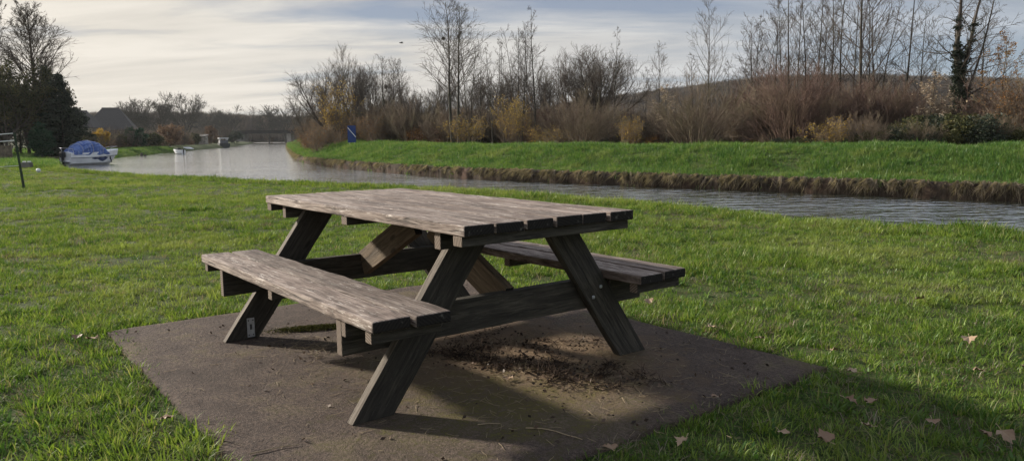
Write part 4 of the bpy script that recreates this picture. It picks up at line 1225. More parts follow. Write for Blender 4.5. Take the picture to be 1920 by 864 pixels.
urow(110, 1600, 2150, 36, 31, 1.10, [1, 4, 4, 0, 5, 8], 7)
# denser green scrub low at the foot of the right half and short dark scrub everywhere
urow(40, 1450, 1560, 33, 31, 0.42, [6, 7, 6], 1.2)
urow(110, 1590, 2100, 30.5, 27.5, 0.62, [6, 7, 6, 7, 0, 5], 2.5)
urow(60, 1700, 1850, 31, 29, 0.95, [6, 6, 7], 2.5)
urow(150, 590, 1450, 64, 36, 0.40, [0, 2, 5, 8, 3], 3)
ux = np.concatenate([a[0] for a in rows]); uy = np.concatenate([a[1] for a in rows]); us = np.concatenate([a[2] for a in rows]); uk = np.concatenate([a[3] for a in rows])
n = len(ux)
o = scatter('undergrowth', np.stack([ux, uy, ground_z(ux, uy) - 0.05], -1), np.stack([g.normal(0, .06, n), g.normal(0, .06, n), g.uniform(0, 6.28, n)], -1), us, uk, g.uniform(0, 1, n), col_u, M_BROWN)
tag(o, 'tangled brown and reddish undergrowth filling the tree belt behind the far bank', 'undergrowth', kind='stuff')


# ================================================================ hills with bare woods
HPX = np.array([-900, -300, 0, 150, 215, 300, 380, 470, 570, 640, 800, 1000, 1080, 1180, 1230, 1290, 1400, 1500, 1650, 1920, 2400, 3200])
HY = np.array([206, 211, 221, 221, 220, 219, 219, 224, 227, 226, 232, 222, 200, 187, 180, 172, 158, 153, 152, 160, 166, 185])
pxs = np.linspace(-900, 3200, 500)
yc = np.interp(pxs, HPX, HY) + 1.2 * vnoise(pxs / 40, pxs / 60, 1.0, 3)
DB = np.interp(pxs, [0, 560, 900], [300, 300, 380]); DCR = np.interp(pxs, [0, 560, 900], [335, 335, 520])
hc = CAMH + (253 - 0.0114 * (pxs - 960) - yc) / FPX * DCR
rows = []
for k in range(15):
    f_ = k / 11.0; fz = ss(np.array([min(f_, 1.0)]), 0, 1)[0] - max(0, f_ - 1) * 0.5
    D_ = DB + (DCR - DB) * f_
    Xh = (pxs - 960) / FPX * D_
    rows.append(np.stack([Xh, D_, -0.6 + (hc + 0.6) * fz + 0.5 * vnoise(Xh, D_, 18, 6) * (0.2 < f_ < 0.95)], -1))
V = np.array(rows); a_, b__ = V.shape[:2]; I = np.arange(a_ * b__).reshape(a_, b__)
F = np.stack([I[:-1, :-1], I[:-1, 1:], I[1:, 1:], I[1:, :-1]], -1).reshape(-1, 4)
q = material('distant hillside'); t = q[1]; p_ = t.pos()
n_ = t.noise(p_, 0.03, 4, 0.6); n2_ = t.noise(p_, 0.6, 5, 0.7)
M_HILL = P(q, t.mix(t.mapr(n_, 0.45, 0.6), t.mix(n2_, (0.045, 0.036, 0.028), (0.095, 0.078, 0.060)), t.mix(n2_, (0.06, 0.058, 0.034), (0.12, 0.11, 0.068))), 0.95, 0.1, 0, t.bump(n2_, 1, 1.0))
ho = link('hills', np_mesh('hills', V.reshape(-1, 3), F[:, ::-1], M_HILL, smooth=True)); ho['kind'] = 'structure'
g = np.random.default_rng(66)
n = 9000
pw_ = g.uniform(150, 2100, n); fw = g.uniform(0.05, 1.02, n) ** 0.8
DBw = np.interp(pw_, pxs, DB); DCw = np.interp(pw_, pxs, DCR); hcw = np.interp(pw_, pxs, hc)
keepf = ~((pw_ > 1290) & (pw_ < 1420) & (fw > 0.3) & (fw < 0.55))
Dw = DBw + (DCw - DBw) * fw; zw = -0.6 + (hcw + 0.6) * ss(fw, 0, 1)
sw_ = g.uniform(1.2, 2.1, n) * np.where(pw_ < 600, 0.62, 1.0) * np.where((fw > 0.95) & (pw_ < 600), 0.7, 1)
Pw = np.stack([(pw_ - 960) / FPX * Dw, Dw, zw - 0.3], -1)[keepf]
n = len(Pw)
o = scatter('hill_woodland', Pw, np.stack([g.normal(0, .05, n), g.normal(0, .05, n), g.uniform(0, 6.28, n)], -1), sw_[keepf], g.choice([0, 2, 2, 3, 2], n), g.uniform(0, 1, n), col_u, M_BROWN)
tag(o, 'far off leafless woodland covering the dark hillside along the horizon', 'woodland', kind='stuff')

# ================================================================ left side trees
plant('elm', 'bare_tree', 80, 64, 'tall round crowned bare tree rising above the dark conifer at the left', 'tree', None, 1.0, 1.22, 0.5)
plant('elm_b', 'bare_tree', 8, 62, 'tall bare tree with parallel rising stems at the left edge of the picture', 'tree', None, 1.08, 0.85, 2.2)
plant('elm_b', 'bare_tree', -62, 66, 'tall bare tree just beyond the left edge of the picture', 'tree', None, 1.05, 0.9, 4.0)


def conifer(name, px, d, H, Rb, seed, label, group=None, n=30000, mat=L_DARK, size=0.15):
    g = np.random.default_rng(seed)
    x = WX(px, d); rt = empty(name, (x, d, gz1(x, d) - 0.05)); tag(rt, label, 'tree', group)
    t0 = sweep(np.zeros((1, 3)), np.array([[0, 0, 1.0]]), np.array([H * 0.98]), np.array([H * 0.02]), 10, 0, 0.008, g, 0.1)
    nb = 150
    c = children(*t0, nb, 0.06, 0.985, 1.45, 0.12, lambda t_, g: Rb * (1.02 - t_) ** 1.0 * g.uniform(.50, 1.2, t_.shape) + .10, 7, 0.10, 0.05, g, 0.35, .012, .3, True, sag=0.45)
    V, F = tubes([(*t0, 8)]); link('trunk', np_mesh('trunk', V, F, M_BARK, smooth=True), rt)
    P_ = c[0]; w_ = np.linalg.norm(P_[:, -1] - P_[:, 0], axis=1); i = g.choice(nb, n, p=w_ / w_.sum())
    t_ = g.uniform(0.12, 1, n) ** 0.7 * 5.99; k = t_.astype(int); u = (t_ - k)[:, None]
    pp = P_[i, k] * (1 - u) + P_[i, k + 1] * u + g.normal(0, 1, (n, 3)) * [.10, .10, .07]
    V1, F1, T1 = leaves(pp, g, size, 0.35, 0.45)
    V2, F2_ = tubes([(*c, 3)])
    link('crown', np_mesh('crown', np.vstack([V1, V2]), [F1, F2_ + len(V1)], mat, {'tint': np.concatenate([T1, np.zeros(len(V2))])}), rt)
    return rt


conifer('spruce_tree', 128, 60, 7.2, 2.7, 4, 'dark evergreen conifer behind the covered motorboat, its jagged right side against the sky')
conifer('spruce_tree', 104, 63, 7.4, 2.2, 5, 'dark evergreen conifer tucked in to the left behind the one nearest the boat')


def blob_tree(name, px, d, H, Wd, seed, mat, label, cat='tree', n=9000, size=0.14, base=0.3, group=None, trunkr=0.09, depth=None, squash=1.0, clumps=110):
    g = np.random.default_rng(seed)
    x = WX(px, d); rt = empty(name, (x, d, gz1(x, d) - 0.05)); tag(rt, label, cat, group)
    zc = (H + base) / 2; hh_ = (H - base) / 2
    def shp(g, n): return nrm(g.normal(0, 1, (n, 3))) * (g.uniform(0, 1, (n, 1)) ** 0.4) * [Wd / 2 * 0.86, (depth or Wd) / 2 * 0.86, hh_ * 0.88] + [0, 0, zc]
    V, F, T = leafcloud(n, g, shp, size, clumps, min(Wd, H) * 0.13, 0.6, 0.2)
    V[:, 2] = np.maximum(V[:, 2], 0.0)
    link('crown', np_mesh('crown', V, F, mat, {'tint': T}), rt)
    t0 = sweep(np.zeros((1, 3)), np.array([[0, 0, 1.0]]), np.array([zc * 1.1]), np.array([trunkr]), 8, 0, 0.03, g, 0.4)
    c = children(*t0, 14, 0.3, 0.98, 0.8, 0.2, lambda t_, g: Wd * 0.42 * g.uniform(.6, 1.1, t_.shape), 7, 0.3, 0.06, g, 0.4, .015, .3, True)
    V, F = tubes([(*t0, 8), (*c, 4)]); link('trunk', np_mesh('trunk', V, F, M_BARK, smooth=True), rt)
    return rt


blob_tree('columnar_hedge', 86, 54, 3.0, 1.7, 21, L_HEDGE, 'rounded green evergreen shrub standing in front of the dark trees, left of the boat', 'shrub', 8000, 0.12, 0.05)
# dense brown twiggy trees filling in below the tall elms
proto('dense_brown', None, {'trunk': M_BARK, 'crown': M_TWIG, 'foliage': L_OLIVE}, kind='round', H=6.0, seed=51, dens=1.15, spread=1.15, leafn=9000, leafsize=0.14)
for px, d_, h_, w_, rz, lab in ((62, 60, 1.32, 1.0, 0.2, 'dense dark twiggy tree below the tall round crowned tree'),
                                (22, 58, 1.28, 1.0, 2.0, 'dense dark twiggy tree behind the white topped fence at the left edge'),
                                (-30, 58, 1.25, 1.0, 3.1, 'dense dark twiggy tree cut by the left edge of the picture'),
                                (92, 66, 1.3, 0.9, 4.4, 'dark twiggy tree between the tall elm trunk and the conifers')):
    plant('dense_brown', 'twiggy_tree', px, d_, lab, 'tree', None, h_, w_, rz)
for px, d_, hh_, ww_, sd_, lab in ((46, 64, 6.2, 6.0, 61, 'dark evergreen mass under the tall trees at the left'), (-8, 63, 6.0, 5.5, 62, 'dark evergreen mass at the left edge under the tall trees'),
                                   (128, 66, 4.6, 4.6, 63, 'dark evergreen shrub behind the foot of the conifers')):
    blob_tree('evergreen_shrub', px, d_, hh_, ww_, sd_, L_DARK, lab, 'shrub', 9000, 0.17, 0.1, clumps=90)

proto('far_round', None, {'trunk': M_BARK, 'crown': M_BARK}, kind='round', H=7.0, seed=61, dens=1.1, spread=1.0, rmin=0.022)
proto('far_round_b', None, {'trunk': M_BARK, 'crown': M_BARK}, kind='round', H=7.0, seed=64, dens=1.1, spread=0.9, rmin=0.022)
# garden trees and bushes along the left bank, and round trees against the sky
for px, d_, hh_, ww_, sd_, mt_, lab in (
    (196, 92, 2.6, 2.4, 71, L_YELLOW, 'yellow leaved shrub above the covered motorboat'),
    (178, 90, 1.9, 1.8, 77, L_OLIVE, 'olive green shrub just left of the yellow leaved one'),
    (228, 100, 2.1, 2.6, 72, L_OLIVE, 'dull olive shrub between the yellow shrub and the dark green hedge bush'),
    (262, 104, 2.9, 4.4, 73, L_HEDGE, 'dark green rounded hedge bush on the left bank lawn'),
    (325, 118, 3.7, 5.0, 74, L_BROWNDRY, 'reddish brown bush behind the little white boat'),
    (296, 112, 2.2, 3.0, 75, L_OLIVE, 'grey olive shrub right of the dark green hedge bush'),
    (373, 150, 2.6, 2.2, 76, L_OLIVE, 'small dark shrub beside the pale wall near the far bank'),
    (445, 190, 3.2, 5.6, 78, L_DARK, 'dark shrub on the left bank in front of the bridge end'),
    (402, 170, 4.4, 3.2, 79, L_BROWNDRY, 'brown tree left of the far cabin boat'),
):
    blob_tree('garden_shrub', px, d_, hh_, ww_, sd_, mt_, lab, 'shrub', 3600, 0.22, 0.05, clumps=70)
for px, d_, key, h_, w_, rz, lab in (
    (246, 215, 'far_round', 1.85, 1.15, .3, 'low round bare tree on the skyline behind the house roof'),
    (272, 215, 'far_round_b', 1.95, 1.1, 1.3, 'round bare tree on the skyline between the house and the taller pair'),
    (305, 210, 'far_round', 2.15, 1.15, 2.2, 'wide round bare tree on the skyline left of the tallest one'),
    (357, 205, 'far_round_b', 2.15, 0.95, 3.0, 'tallest round bare tree on the skyline above the left bank'),
    (400, 290, 'far_round', 2.1, 1.0, 4.0, 'small bare tree on the dark ridge, first of the row'),
    (418, 295, 'far_round_b', 2.1, 0.9, 5.0, 'small bare tree on the dark ridge, second of the row'),
    (437, 292, 'far_round', 2.1, 0.9, 0.8, 'small bare tree on the dark ridge, third of the row'),
    (477, 300, 'poplar_a', 1.35, 1.5, 1.5, 'narrow fan shaped bare tree alone on the dark ridge'),
    (510, 302, 'far_round_b', 2.1, 1.1, 2.4, 'wispy bare tree left of the dense tree on the ridge'),
    (541, 298, 'far_round_b', 2.6, 1.2, 0.2, 'dense dark layered tree on the ridge above the bridge'),
    (150, 130, 'round_c', 0.75, 0.9, 0.2, 'small bare tree between the conifer and the yellow shrub'),
    (215, 110, 'alder', 0.50, 0.7, 1.2, 'small grey garden tree in front of the house roof'),
    (340, 140, 'willow', 0.66, 0.8, 2.5, 'grey bare garden tree behind the reddish bush'),
    (430, 175, 'alder', 0.75, 0.7, 3.3, 'bare tree just above the far cabin boat'),
):
    plant(key, 'bare_tree', px, d_, lab, 'tree', 'bare trees beyond the left bank', h_, w_ * h_, rz)
# low brown scrub below them: part of the undergrowth, its own mass on this bank
g = np.random.default_rng(68); n = 330
pv = g.uniform(175, 470, n); dv_ = np.interp(pv, [175, 250, 330, 400, 470], [86, 100, 118, 165, 215]) + g.uniform(0, 30, n)
xv = WX(pv, dv_); okv = sdist(NEARS, xv, dv_) > 5; pv, dv_, xv = pv[okv], dv_[okv], xv[okv]; n = len(pv)
o = scatter('left_bank_scrub', np.stack([xv, dv_, ground_z(xv, dv_) - .05], -1), np.stack([pv * 0, pv * 0, g.uniform(0, 6.28, n)], -1), g.uniform(.5, 1.25, n), g.choice([0, 2, 3, 5, 6, 5], n), g.uniform(0, 1, n), col_u, M_BROWN)
tag(o, 'low brown scrub between the gardens of the left bank', 'scrub', kind='stuff')

# ================================================================ buildings on the left bank
q = material('dark slate roof'); t = q[1]
tc = t.new('ShaderNodeTexCoord').outputs['Object']; sx = t.new('ShaderNodeSeparateXYZ'); t.l.new(tc, sx.inputs[0])
ro = t.math('FRACT', t.math('MULTIPLY', sx.outputs[2], 4.0)); n_ = t.noise(tc, 3, 4)
M_ROOF = P(q, t.mix(t.math('MULTIPLY', ro, 0.4), t.mix(n_, (0.048, 0.043, 0.040), (0.085, 0.076, 0.070)), (0.05, 0.045, 0.04)), 0.8, 0.3)
M_RENDER = simple('grey render wall', (0.34, 0.31, 0.27), 0.9, 0.1, 0, 0.2, 1.5)
M_STONE = simple('pale stone wall', (0.30, 0.27, 0.23), 0.9, 0.1, 0, 0.35, 2.5)
M_GLASS = simple('dark window glass', (0.03, 0.035, 0.04), 0.15, 0.6)
M_WOODFENCE = simple('grey brown fence board', (0.15, 0.12, 0.09), 0.9, 0.1, 0, 0.4, 4)


def hip_house(px, d, W_, D_, Hw, Hr, rz, label, ridge=0.3):
    x = WX(px, d); rt = empty('house', (x, d, gz1(x, d) - 0.1), rz); tag(rt, label, 'house')
    m_ = MB(); m_.box(W_, D_, Hw, T3(0, 0, Hw / 2)); m_.build('wall', M_RENDER, rt)
    m_ = MB(); e = 0.35; a_ = W_ / 2 + e; b_ = D_ / 2 + e; r_ = W_ * ridge / 2
    bm = m_.bm
    lo = [bm.verts.new(p) for p in ((-a_, -b_, Hw - .1), (a_, -b_, Hw - .1), (a_, b_, Hw - .1), (-a_, b_, Hw - .1))]
    l2 = [bm.verts.new((v.co.x, v.co.y, Hw + .05)) for v in lo]
    t1 = bm.verts.new((-r_, 0, Hw + Hr)); t2 = bm.verts.new((r_, 0, Hw + Hr))
    for i in range(4): bm.faces.new((lo[i], lo[(i + 1) % 4], l2[(i + 1) % 4], l2[i]))
    bm.faces.new(lo); bm.faces.new((l2[0], l2[1], t2, t1)); bm.faces.new((l2[1], l2[2], t2)); bm.faces.new((l2[2], l2[3], t1, t2)); bm.faces.new((l2[3], l2[0], t1))
    rf = m_.build('roof', M_ROOF, rt)
    m_ = MB()
    m_.tube([(-r_ - .05, 0, Hw + Hr), (r_ + .05, 0, Hw + Hr)], 0.10, 6); m_.build('ridge_tile', M_ROOF, rf)
    for wx_ in (-W_ * 0.28, W_ * 0.22):
        m_ = MB(); m_.box(0.9, 0.06, 1.1, T3(wx_, -D_ / 2 - 0.01, Hw * 0.55), 0.01); w_ = m_.build('window', M_RENDER, rt)
        m_ = MB(); m_.box(0.74, 0.03, 0.94, T3(wx_, -D_ / 2 - 0.035, Hw * 0.55)); m_.build('pane', M_GLASS, w_)
    return rt


hip_house(219, 150, 8.6, 8.0, 3.0, hz(219, 201, 150) - 3.0, 0.35, 'house with a dark hipped roof above the garden shrubs left of the canal', 0.34)
hip_house(158, 128, 5.6, 6.0, 3.2, hz(155, 207, 128) - 3.2, 0.2, 'second dark roofed house half hidden behind the conifer', 0.5)

x = WX(377, 160); rt = empty('garden_shed', (x, 160, gz1(x, 160) - .05), 0.15); tag(rt, 'small pale grey shed with a low roof on the left bank near the bridge', 'shed')
m_ = MB(); m_.box(3.6, 2.4, 1.7, T3(0, 0, .85)); m_.build('wall', M_STONE, rt)
m_ = MB(); m_.loft([[(-2.0, -1.5, 1.62), (2.0, -1.5, 1.62), (2.0, -1.5, 1.74), (-2.0, -1.5, 1.74)], [(-2.0, 1.5, 2.0), (2.0, 1.5, 2.0), (2.0, 1.5, 2.12), (-2.0, 1.5, 2.12)]]); m_.build('roof', M_ROOF, rt)
m_ = MB(); m_.box(0.75, 0.05, 1.4, T3(-0.7, -1.215, 0.75), 0.01); m_.build('door', M_WOODFENCE, rt)

# boundary fence of weathered boards at the far left
x = WX(2, 50); rt = empty('board_fence', (x, 50, gz1(x, 50) - .05), 0.05); tag(rt, 'weathered grey brown board fence under the trees at the left edge', 'fence')
m_ = MB()
for i in range(22): m_.box(0.135, 0.025, 0.95 + 0.05 * math.sin(i * 2.1), T3(-2.4 + i * 0.15, 0, 0.5), 0.004)
m_.build('board_panel', M_WOODFENCE, rt)
for xx in (-2.5, -0.9, 0.85):
    m_ = MB(); m_.box(0.10, 0.10, 1.1, T3(xx, 0.07, 0.52), 0.008); m_.build('post', M_WOODFENCE, rt)

# ================================================================ road bridge in the distance
M_CONC = simple('weathered bridge concrete', (0.16, 0.15, 0.135), 0.9, 0.1, 0, 0.3, 0.8)
M_CONCD = simple('dark bridge deck', (0.016, 0.015, 0.014), 0.9, 0.1, 0, 0.3, 0.8)
BD = 262.0
rt = empty('road_bridge', (WX(520, BD), BD, WATER_Z), 0.06)
tag(rt, 'low dark road bridge crossing the canal far off below the ridge', 'bridge')
def zb(y): return hz(520, y, BD) - WATER_Z
m_ = MB(); m_.box(26, 5.5, zb(246) - zb(249.5), T3(1.5, 0, (zb(246) + zb(249.5)) / 2), 0.03); m_.build('deck', M_CONCD, rt)
m_ = MB(); m_.box(26, 0.22, zb(243.5) - zb(246) - 0.02, T3(1.5, -2.6, (zb(243.5) + zb(246)) / 2 + 0.01), 0.02); m_.build('parapet', M_CONCD, rt)
m_ = MB(); m_.box(1.5, 4.6, zb(249.5) + 0.6, T3(WX(549, BD) - WX(520, BD), 0.1, zb(249.5) / 2 - 0.31), 0.05); m_.build('pier', M_STONE, rt)
m_ = MB(); m_.box(2.6, 5.2, zb(249.5) + 0.6, T3(WX(462, BD) - WX(520, BD), 0.1, zb(249.5) / 2 - 0.31), 0.05); m_.build('abutment', M_CONC, rt)
m_ = MB(); m_.box(2.6, 5.2, zb(249.5) + 0.6, T3(WX(588, BD) - WX(520, BD), 0.1, zb(249.5) / 2 - 0.31), 0.05); m_.build('abutment', M_CONC, rt)

# ================================================================ boats
M_GEL = simple('white gelcoat', (0.80, 0.80, 0.80), 0.35, 0.5, 0, 0.10, 2)
M_GREYHULL = simple('grey rubbing band', (0.10, 0.10, 0.11), 0.6)
M_BLACK = simple('black plastic', (0.02, 0.02, 0.022), 0.45, 0.4)
M_ROPE = simple('pale rope', (0.5, 0.48, 0.44), 0.8)
M_CHROME = simple('rail steel', (0.55, 0.55, 0.55), 0.3, 0.5, 0.5)
M_BLUEMARK = simple('faded blue hull graphic', (0.055, 0.075, 0.16), 0.5, 0.4, 0, 0.5, 5)
q = material('blue tarpaulin'); t = q[1]; tc = t.new('ShaderNodeTexCoord').outputs['Object']
n_ = t.noise(t.scalev(tc, (1.0, 1.0, 0.6)), 3.0, 5, 0.6, 0.6); n2_ = t.noise(t.scalev(tc, (1, 1, .35)), 4.5, 3)
cb = t.mix(t.mapr(n_, 0.35, 0.65), (0.045, 0.095, 0.30), (0.12, 0.20, 0.47))
cb = t.mix(t.mapr(n2_, 0.56, 0.66, 0, 0.55), cb, (0.40, 0.46, 0.58))
M_TARP = P(q, cb, 0.45, 0.4, 0, t.bump(t.math('ADD', n_, t.math('MULTIPLY', n2_, .5)), 0.9, 0.08))


def hull_rings(L, Bm, hg, draft, bowrise=0.18, n=16):
    rings = []
    for i in range(n):
        s = i / (n - 1); x = -L / 2 + s * L
        w_ = Bm / 2 * (1 - max(0, (s - 0.45) / 0.55) ** 2.3) * (0.93 + 0.07 * min(1, s / 0.2)); w_ = max(w_, 0.03)
        g_ = hg + bowrise * s * s; kz = -draft + (draft + hg * 0.55) * max(0, (s - 0.72) / 0.28) ** 2
        ch = kz + (g_ - kz) * 0.35
        rake = 0.16 * max(0, (s - 0.7) / 0.3)
        pts = [(x + rake * 2.2, -w_, g_), (x + rake * 1.4, -w_ * 0.99, g_ * 0.62), (x + rake * .5, -w_ * 0.86, ch), (x, 0, kz), (x + rake * .5, w_ * 0.86, ch), (x + rake * 1.4, w_ * .99, g_ * 0.62), (x + rake * 2.2, w_, g_), (x + rake * 2.0, 0, g_ + 0.08)]
        rings.append(pts)
    return rings


def big_boat():
    loc = Vector((-30.95, 56.4, WATER_Z)); los = Vector((-.481, .877, 0)); pr = Vector((.877, .481, 0))
    hd = pr * math.cos(R(33)) + los * math.sin(R(33))
    rt = empty('motorboat', loc, math.atan2(hd.y, hd.x)); rt.rotation_euler = (R(2), 0, rt.rotation_euler[2]); rt.scale = (0.86, 0.86, 0.92)
    tag(rt, 'white motorboat under a blue tarpaulin moored at the left bank', 'motorboat')
    m_ = MB(); m_.loft(hull_rings(4.4, 1.75, 0.98, 0.25)); m_.build('hull', M_GEL, rt, smooth=False)
    # rubbing band
    for sd in (-1, 1):
        m_ = MB(); pts = []
        for r_ in hull_rings(4.4, 1.75, 0.98, 0.25):
            p = r_[1] if sd < 0 else r_[5]; pts.append((p[0], p[1] + sd * 0.012, p[2]))
        m_.tube(pts, 0.022, 6); m_.build('rubbing_band', M_GREYHULL, rt)
    # tarpaulin draped over cabin and windscreen
    g = np.random.default_rng(3); m_ = MB(); rings = []
    prof = [(-1.95, .10), (-1.78, .42), (-1.3, .86), (-0.8, 1.16), (-0.2, 1.24), (0.25, 1.16), (0.65, .92), (1.0, .55), (1.25, .20), (1.38, .04)]
    for x, h in prof:
        w_ = 0.84 * (1 - max(0, (x - 0.2) / 2.0) ** 2) + 0.03
        ring = []
        for k in range(19):
            a = PI * k / 18; c_, s_ = math.cos(a), math.sin(a)
            wv_ = 1 + 0.035 * math.sin(k * 2.3 + x * 5) + g.normal(0, 0.012)
            ring.append((x + g.normal(0, .015), -w_ * math.copysign(abs(c_) ** 0.62, c_) * wv_, 0.93 + 0.78 * h * abs(s_) ** 0.75 * wv_ - (0.10 + 0.05 * math.sin(k + x * 7)) * (k in (0, 18))))
        rings.append(ring)
    m_.loft(rings, closed=False, cap=False); tp = m_.build('tarpaulin', M_TARP, rt, smooth=False)
    sol = tp.modifiers.new('thickness', 'SOLIDIFY'); sol.thickness = 0.012
    for x in (-1.25, -0.35, 0.55):
        h = np.interp(x, [p[0] for p in prof], [p[1] for p in prof]); w_ = 0.84 * (1 - max(0, (x - 0.2) / 2.0) ** 2) + 0.03
        m_ = MB(); m_.tube([(x + .05 * math.sin(k), -w_ * math.copysign(abs(math.cos(PI * k / 14)) ** .62, math.cos(PI * k / 14)) * 1.07, 0.95 + 0.78 * h * abs(math.sin(PI * k / 14)) ** .75 * 1.055) for k in range(15)], 0.013, 5)
        m_.build('lashing_rope', M_ROPE, tp)
    # outboard motor: cowl, leg, propeller housing
    m_ = MB()
    m_.loft([[(-2.42 + dx * sx_, dy * sx_, z) for dx, dy in ((-.19, -.13), (.17, -.13), (.17, .13), (-.19, .13))] for z, sx_ in ((.62, .75), (.70, 1.0), (.98, 1.05), (1.10, .75))])
    mo_ = m_.build('outboard_motor', M_BLACK, rt)
    m_ = MB(); m_.loft([[(-2.42 + dx, dy * .4, z) for dx, dy in ((-.10, -.13), (.10, -.13), (.10, .13), (-.10, .13))] for z in (.63, 0.1, -.3)]); m_.build('motor_leg', M_BLACK, mo_)
    m_ = MB(); m_.tube([(-1.95, -.80, 1.0), (-2.05, -.80, 1.3), (-2.3, -.62, 1.36), (-2.45, 0, 1.36), (-2.3, .62, 1.36), (-2.05, .80, 1.3), (-1.95, .80, 1.0)], 0.022, 6); m_.build('stern_rail', M_CHROME, rt)
    m_ = MB(); m_.box(0.35, 1.3, 0.06, T3(-2.28, 0, 0.34), 0.015); m_.build('swim_platform', M_GEL, rt)
    m_ = MB(); m_.tube([(1.45, -.55, 1.1), (1.55, -.5, 1.30), (2.1, -.25, 1.40), (2.5, 0, 1.42), (2.1, .25, 1.40), (1.55, .5, 1.30), (1.45, .55, 1.1)], 0.014, 6); m_.build('bow_rail', M_CHROME, rt)
    for x, z in ((1.25, .52), (1.32, .30)):
        m_ = MB(); w_ = 0.75; m_.tube([(x, -w_ - .06, z + .13), (x, -w_ - .06, z + .10), (x, -w_ - .06, z - .1), (x, -w_ - .06, z - .13)], [.02, .055, .055, .02], 8); m_.build('fender', M_BLACK, rt)
    # faded swoosh on the side
    for sd in (-1, 1):
        m_ = MB(); R_ = hull_rings(4.4, 1.75, 0.98, 0.25)
        def side(s, f):
            k = s * 15; i = int(min(k, 14)); u = k - i
            a = Vector(R_[i][1]).lerp(Vector(R_[i + 1][1]), u); b = Vector(R_[i][2]).lerp(Vector(R_[i + 1][2]), u); p = a.lerp(b, f); p.y -= 0.006
            return (p.x, p.y * (1 if sd < 0 else -1), p.z)
        top_ = [(0.40, .12), (0.46, .05), (.52, .10), (.58, .06), (.64, .10), (.70, .04), (.75, .2)]
        bot_ = [(0.40, .22), (0.46, .42), (.52, .38), (.58, .72), (.64, .85), (.70, .62), (.75, .3)]
        m_.loft([[side(a[0], a[1]), side(b[0], b[1])] for a, b in zip(top_, bot_)], closed=False, cap=False)
        gm = m_.build('hull_graphic', M_BLUEMARK, rt)
        sl_ = gm.modifiers.new('t', 'SOLIDIFY'); sl_.thickness = 0.004
    m_ = MB(); m_.tube([(2.4, 0, .95), (3.0, 1.2, .8), (3.4, 2.6, .75)], 0.012, 5); m_.build('mooring_line', M_ROPE, rt)


big_boat()

# far cabin boat seen end on
x = WX(424, 156); rt = empty('cabin_boat', (x, 156, WATER_Z), R(118)); tag(rt, 'dark hulled boat with a white topped cabin moored far along the left bank', 'cabin boat')
m_ = MB(); m_.loft(hull_rings(5.5, 2.1, 0.85, 0.3)); m_.build('hull', simple('dark green hull', (0.03, 0.035, 0.035), 0.5), rt)
m_ = MB(); m_.loft([[(-1.6 * a, -.78 * a, z), (0.9 * a, -.78 * a, z), (0.9 * a, .78 * a, z), (-1.6 * a, .78 * a, z)] for z, a in ((.88, 1), (1.5, .95))]); cb_ = m_.build('cabin', M_GREYHULL, rt)
m_ = MB(); m_.box(2.9, 1.75, 0.14, T3(-0.3, 0, 1.86), 0.05); m_.build('cabin_roof', M_GEL, cb_)
for sy in (-1, 1):
    for xx in (-1.5, -.4, .8):
        m_ = MB(); m_.box(0.07, 0.07, 0.33, T3(xx, sy * .70, 1.65)); m_.build('window_post', M_GEL, cb_)
m_ = MB(); m_.box(0.03, 1.2, 0.30, T3(0.885, 0, 1.18), 0.01); m_.build('window', M_GEL, cb_)

# little white boat with dark cockpit
x = WX(341, 92); rt = empty('small_boat', (x, 92, WATER_Z), R(150)); rt.scale = (0.6, 0.6, 0.75); tag(rt, 'little white boat with an open dark cockpit at the edge of the left bank', 'boat')
m_ = MB(); m_.loft(hull_rings(2.6, 1.15, 0.62, 0.15, 0.1, 12)); m_.build('hull', M_GEL, rt)
m_ = MB(); m_.loft([[(-.1 * 1, -.42 * a, z), (.75 * a, -.30 * a, z), (.75 * a, .30 * a, z), (-.1, .42 * a, z)] for z, a in ((.68, 1), (.95, .75))]); m_.build('windscreen', M_GLASS, rt)
m_ = MB(); m_.box(0.95, 0.72, 0.10, T3(-.62, 0, .69), 0.02); m_.build('cockpit', M_BLACK, rt)
m_ = MB(); m_.loft([[(-1.42 + dx * a, dy * a, z) for dx, dy in ((-.1, -.08), (.1, -.08), (.1, .08), (-.1, .08))] for z, a in ((0, .6), (.5, 1), (.85, .8))]); m_.build('outboard_motor', M_BLACK, rt)

# upturned dinghy on the grass
x = WX(358, 118); zg = gz1(x, 118); rt = empty('upturned_dinghy', (x, 118, zg), R(8)); rt.scale = (0.6, 0.6, 0.6); tag(rt, 'pale upturned dinghy lying on the grass beyond the little white boat', 'dinghy')
m_ = MB(); m_.loft([[(p[0], p[1], 0.42 - p[2] * 0.9) for p in r_[:7]] for r_ in hull_rings(2.2, 1.0, 0.42, 0.12, 0.05, 10)], closed=False, cap=False)
oo = m_.build('hull', M_GEL, rt, smooth=True); oo.modifiers.new('t', 'SOLIDIFY').thickness = 0.02
m_ = MB(); m_.tube([(-1.0, 0, .56), (0.9, 0, .50)], 0.025, 6); m_.build('keel', M_GREYHULL, rt)

# old timber stump at the waterline
x = WX(270, 84); rt = MB(); rt.tube([(0, 0, -.3), (0.02, 0, .05), (.05, 0, .30)], [.20, .17, .13], 9); rt.tube([(0.35, 0, -.3), (0.42, 0, .1), (.55, .1, .18)], [.16, .13, .05], 8)
so = rt.build('mooring_stump', M_BARK, None, loc=(x, 84, WATER_Z)); tag(so, 'dark rotten timber stump at the waterline right of the covered motorboat', 'stump')

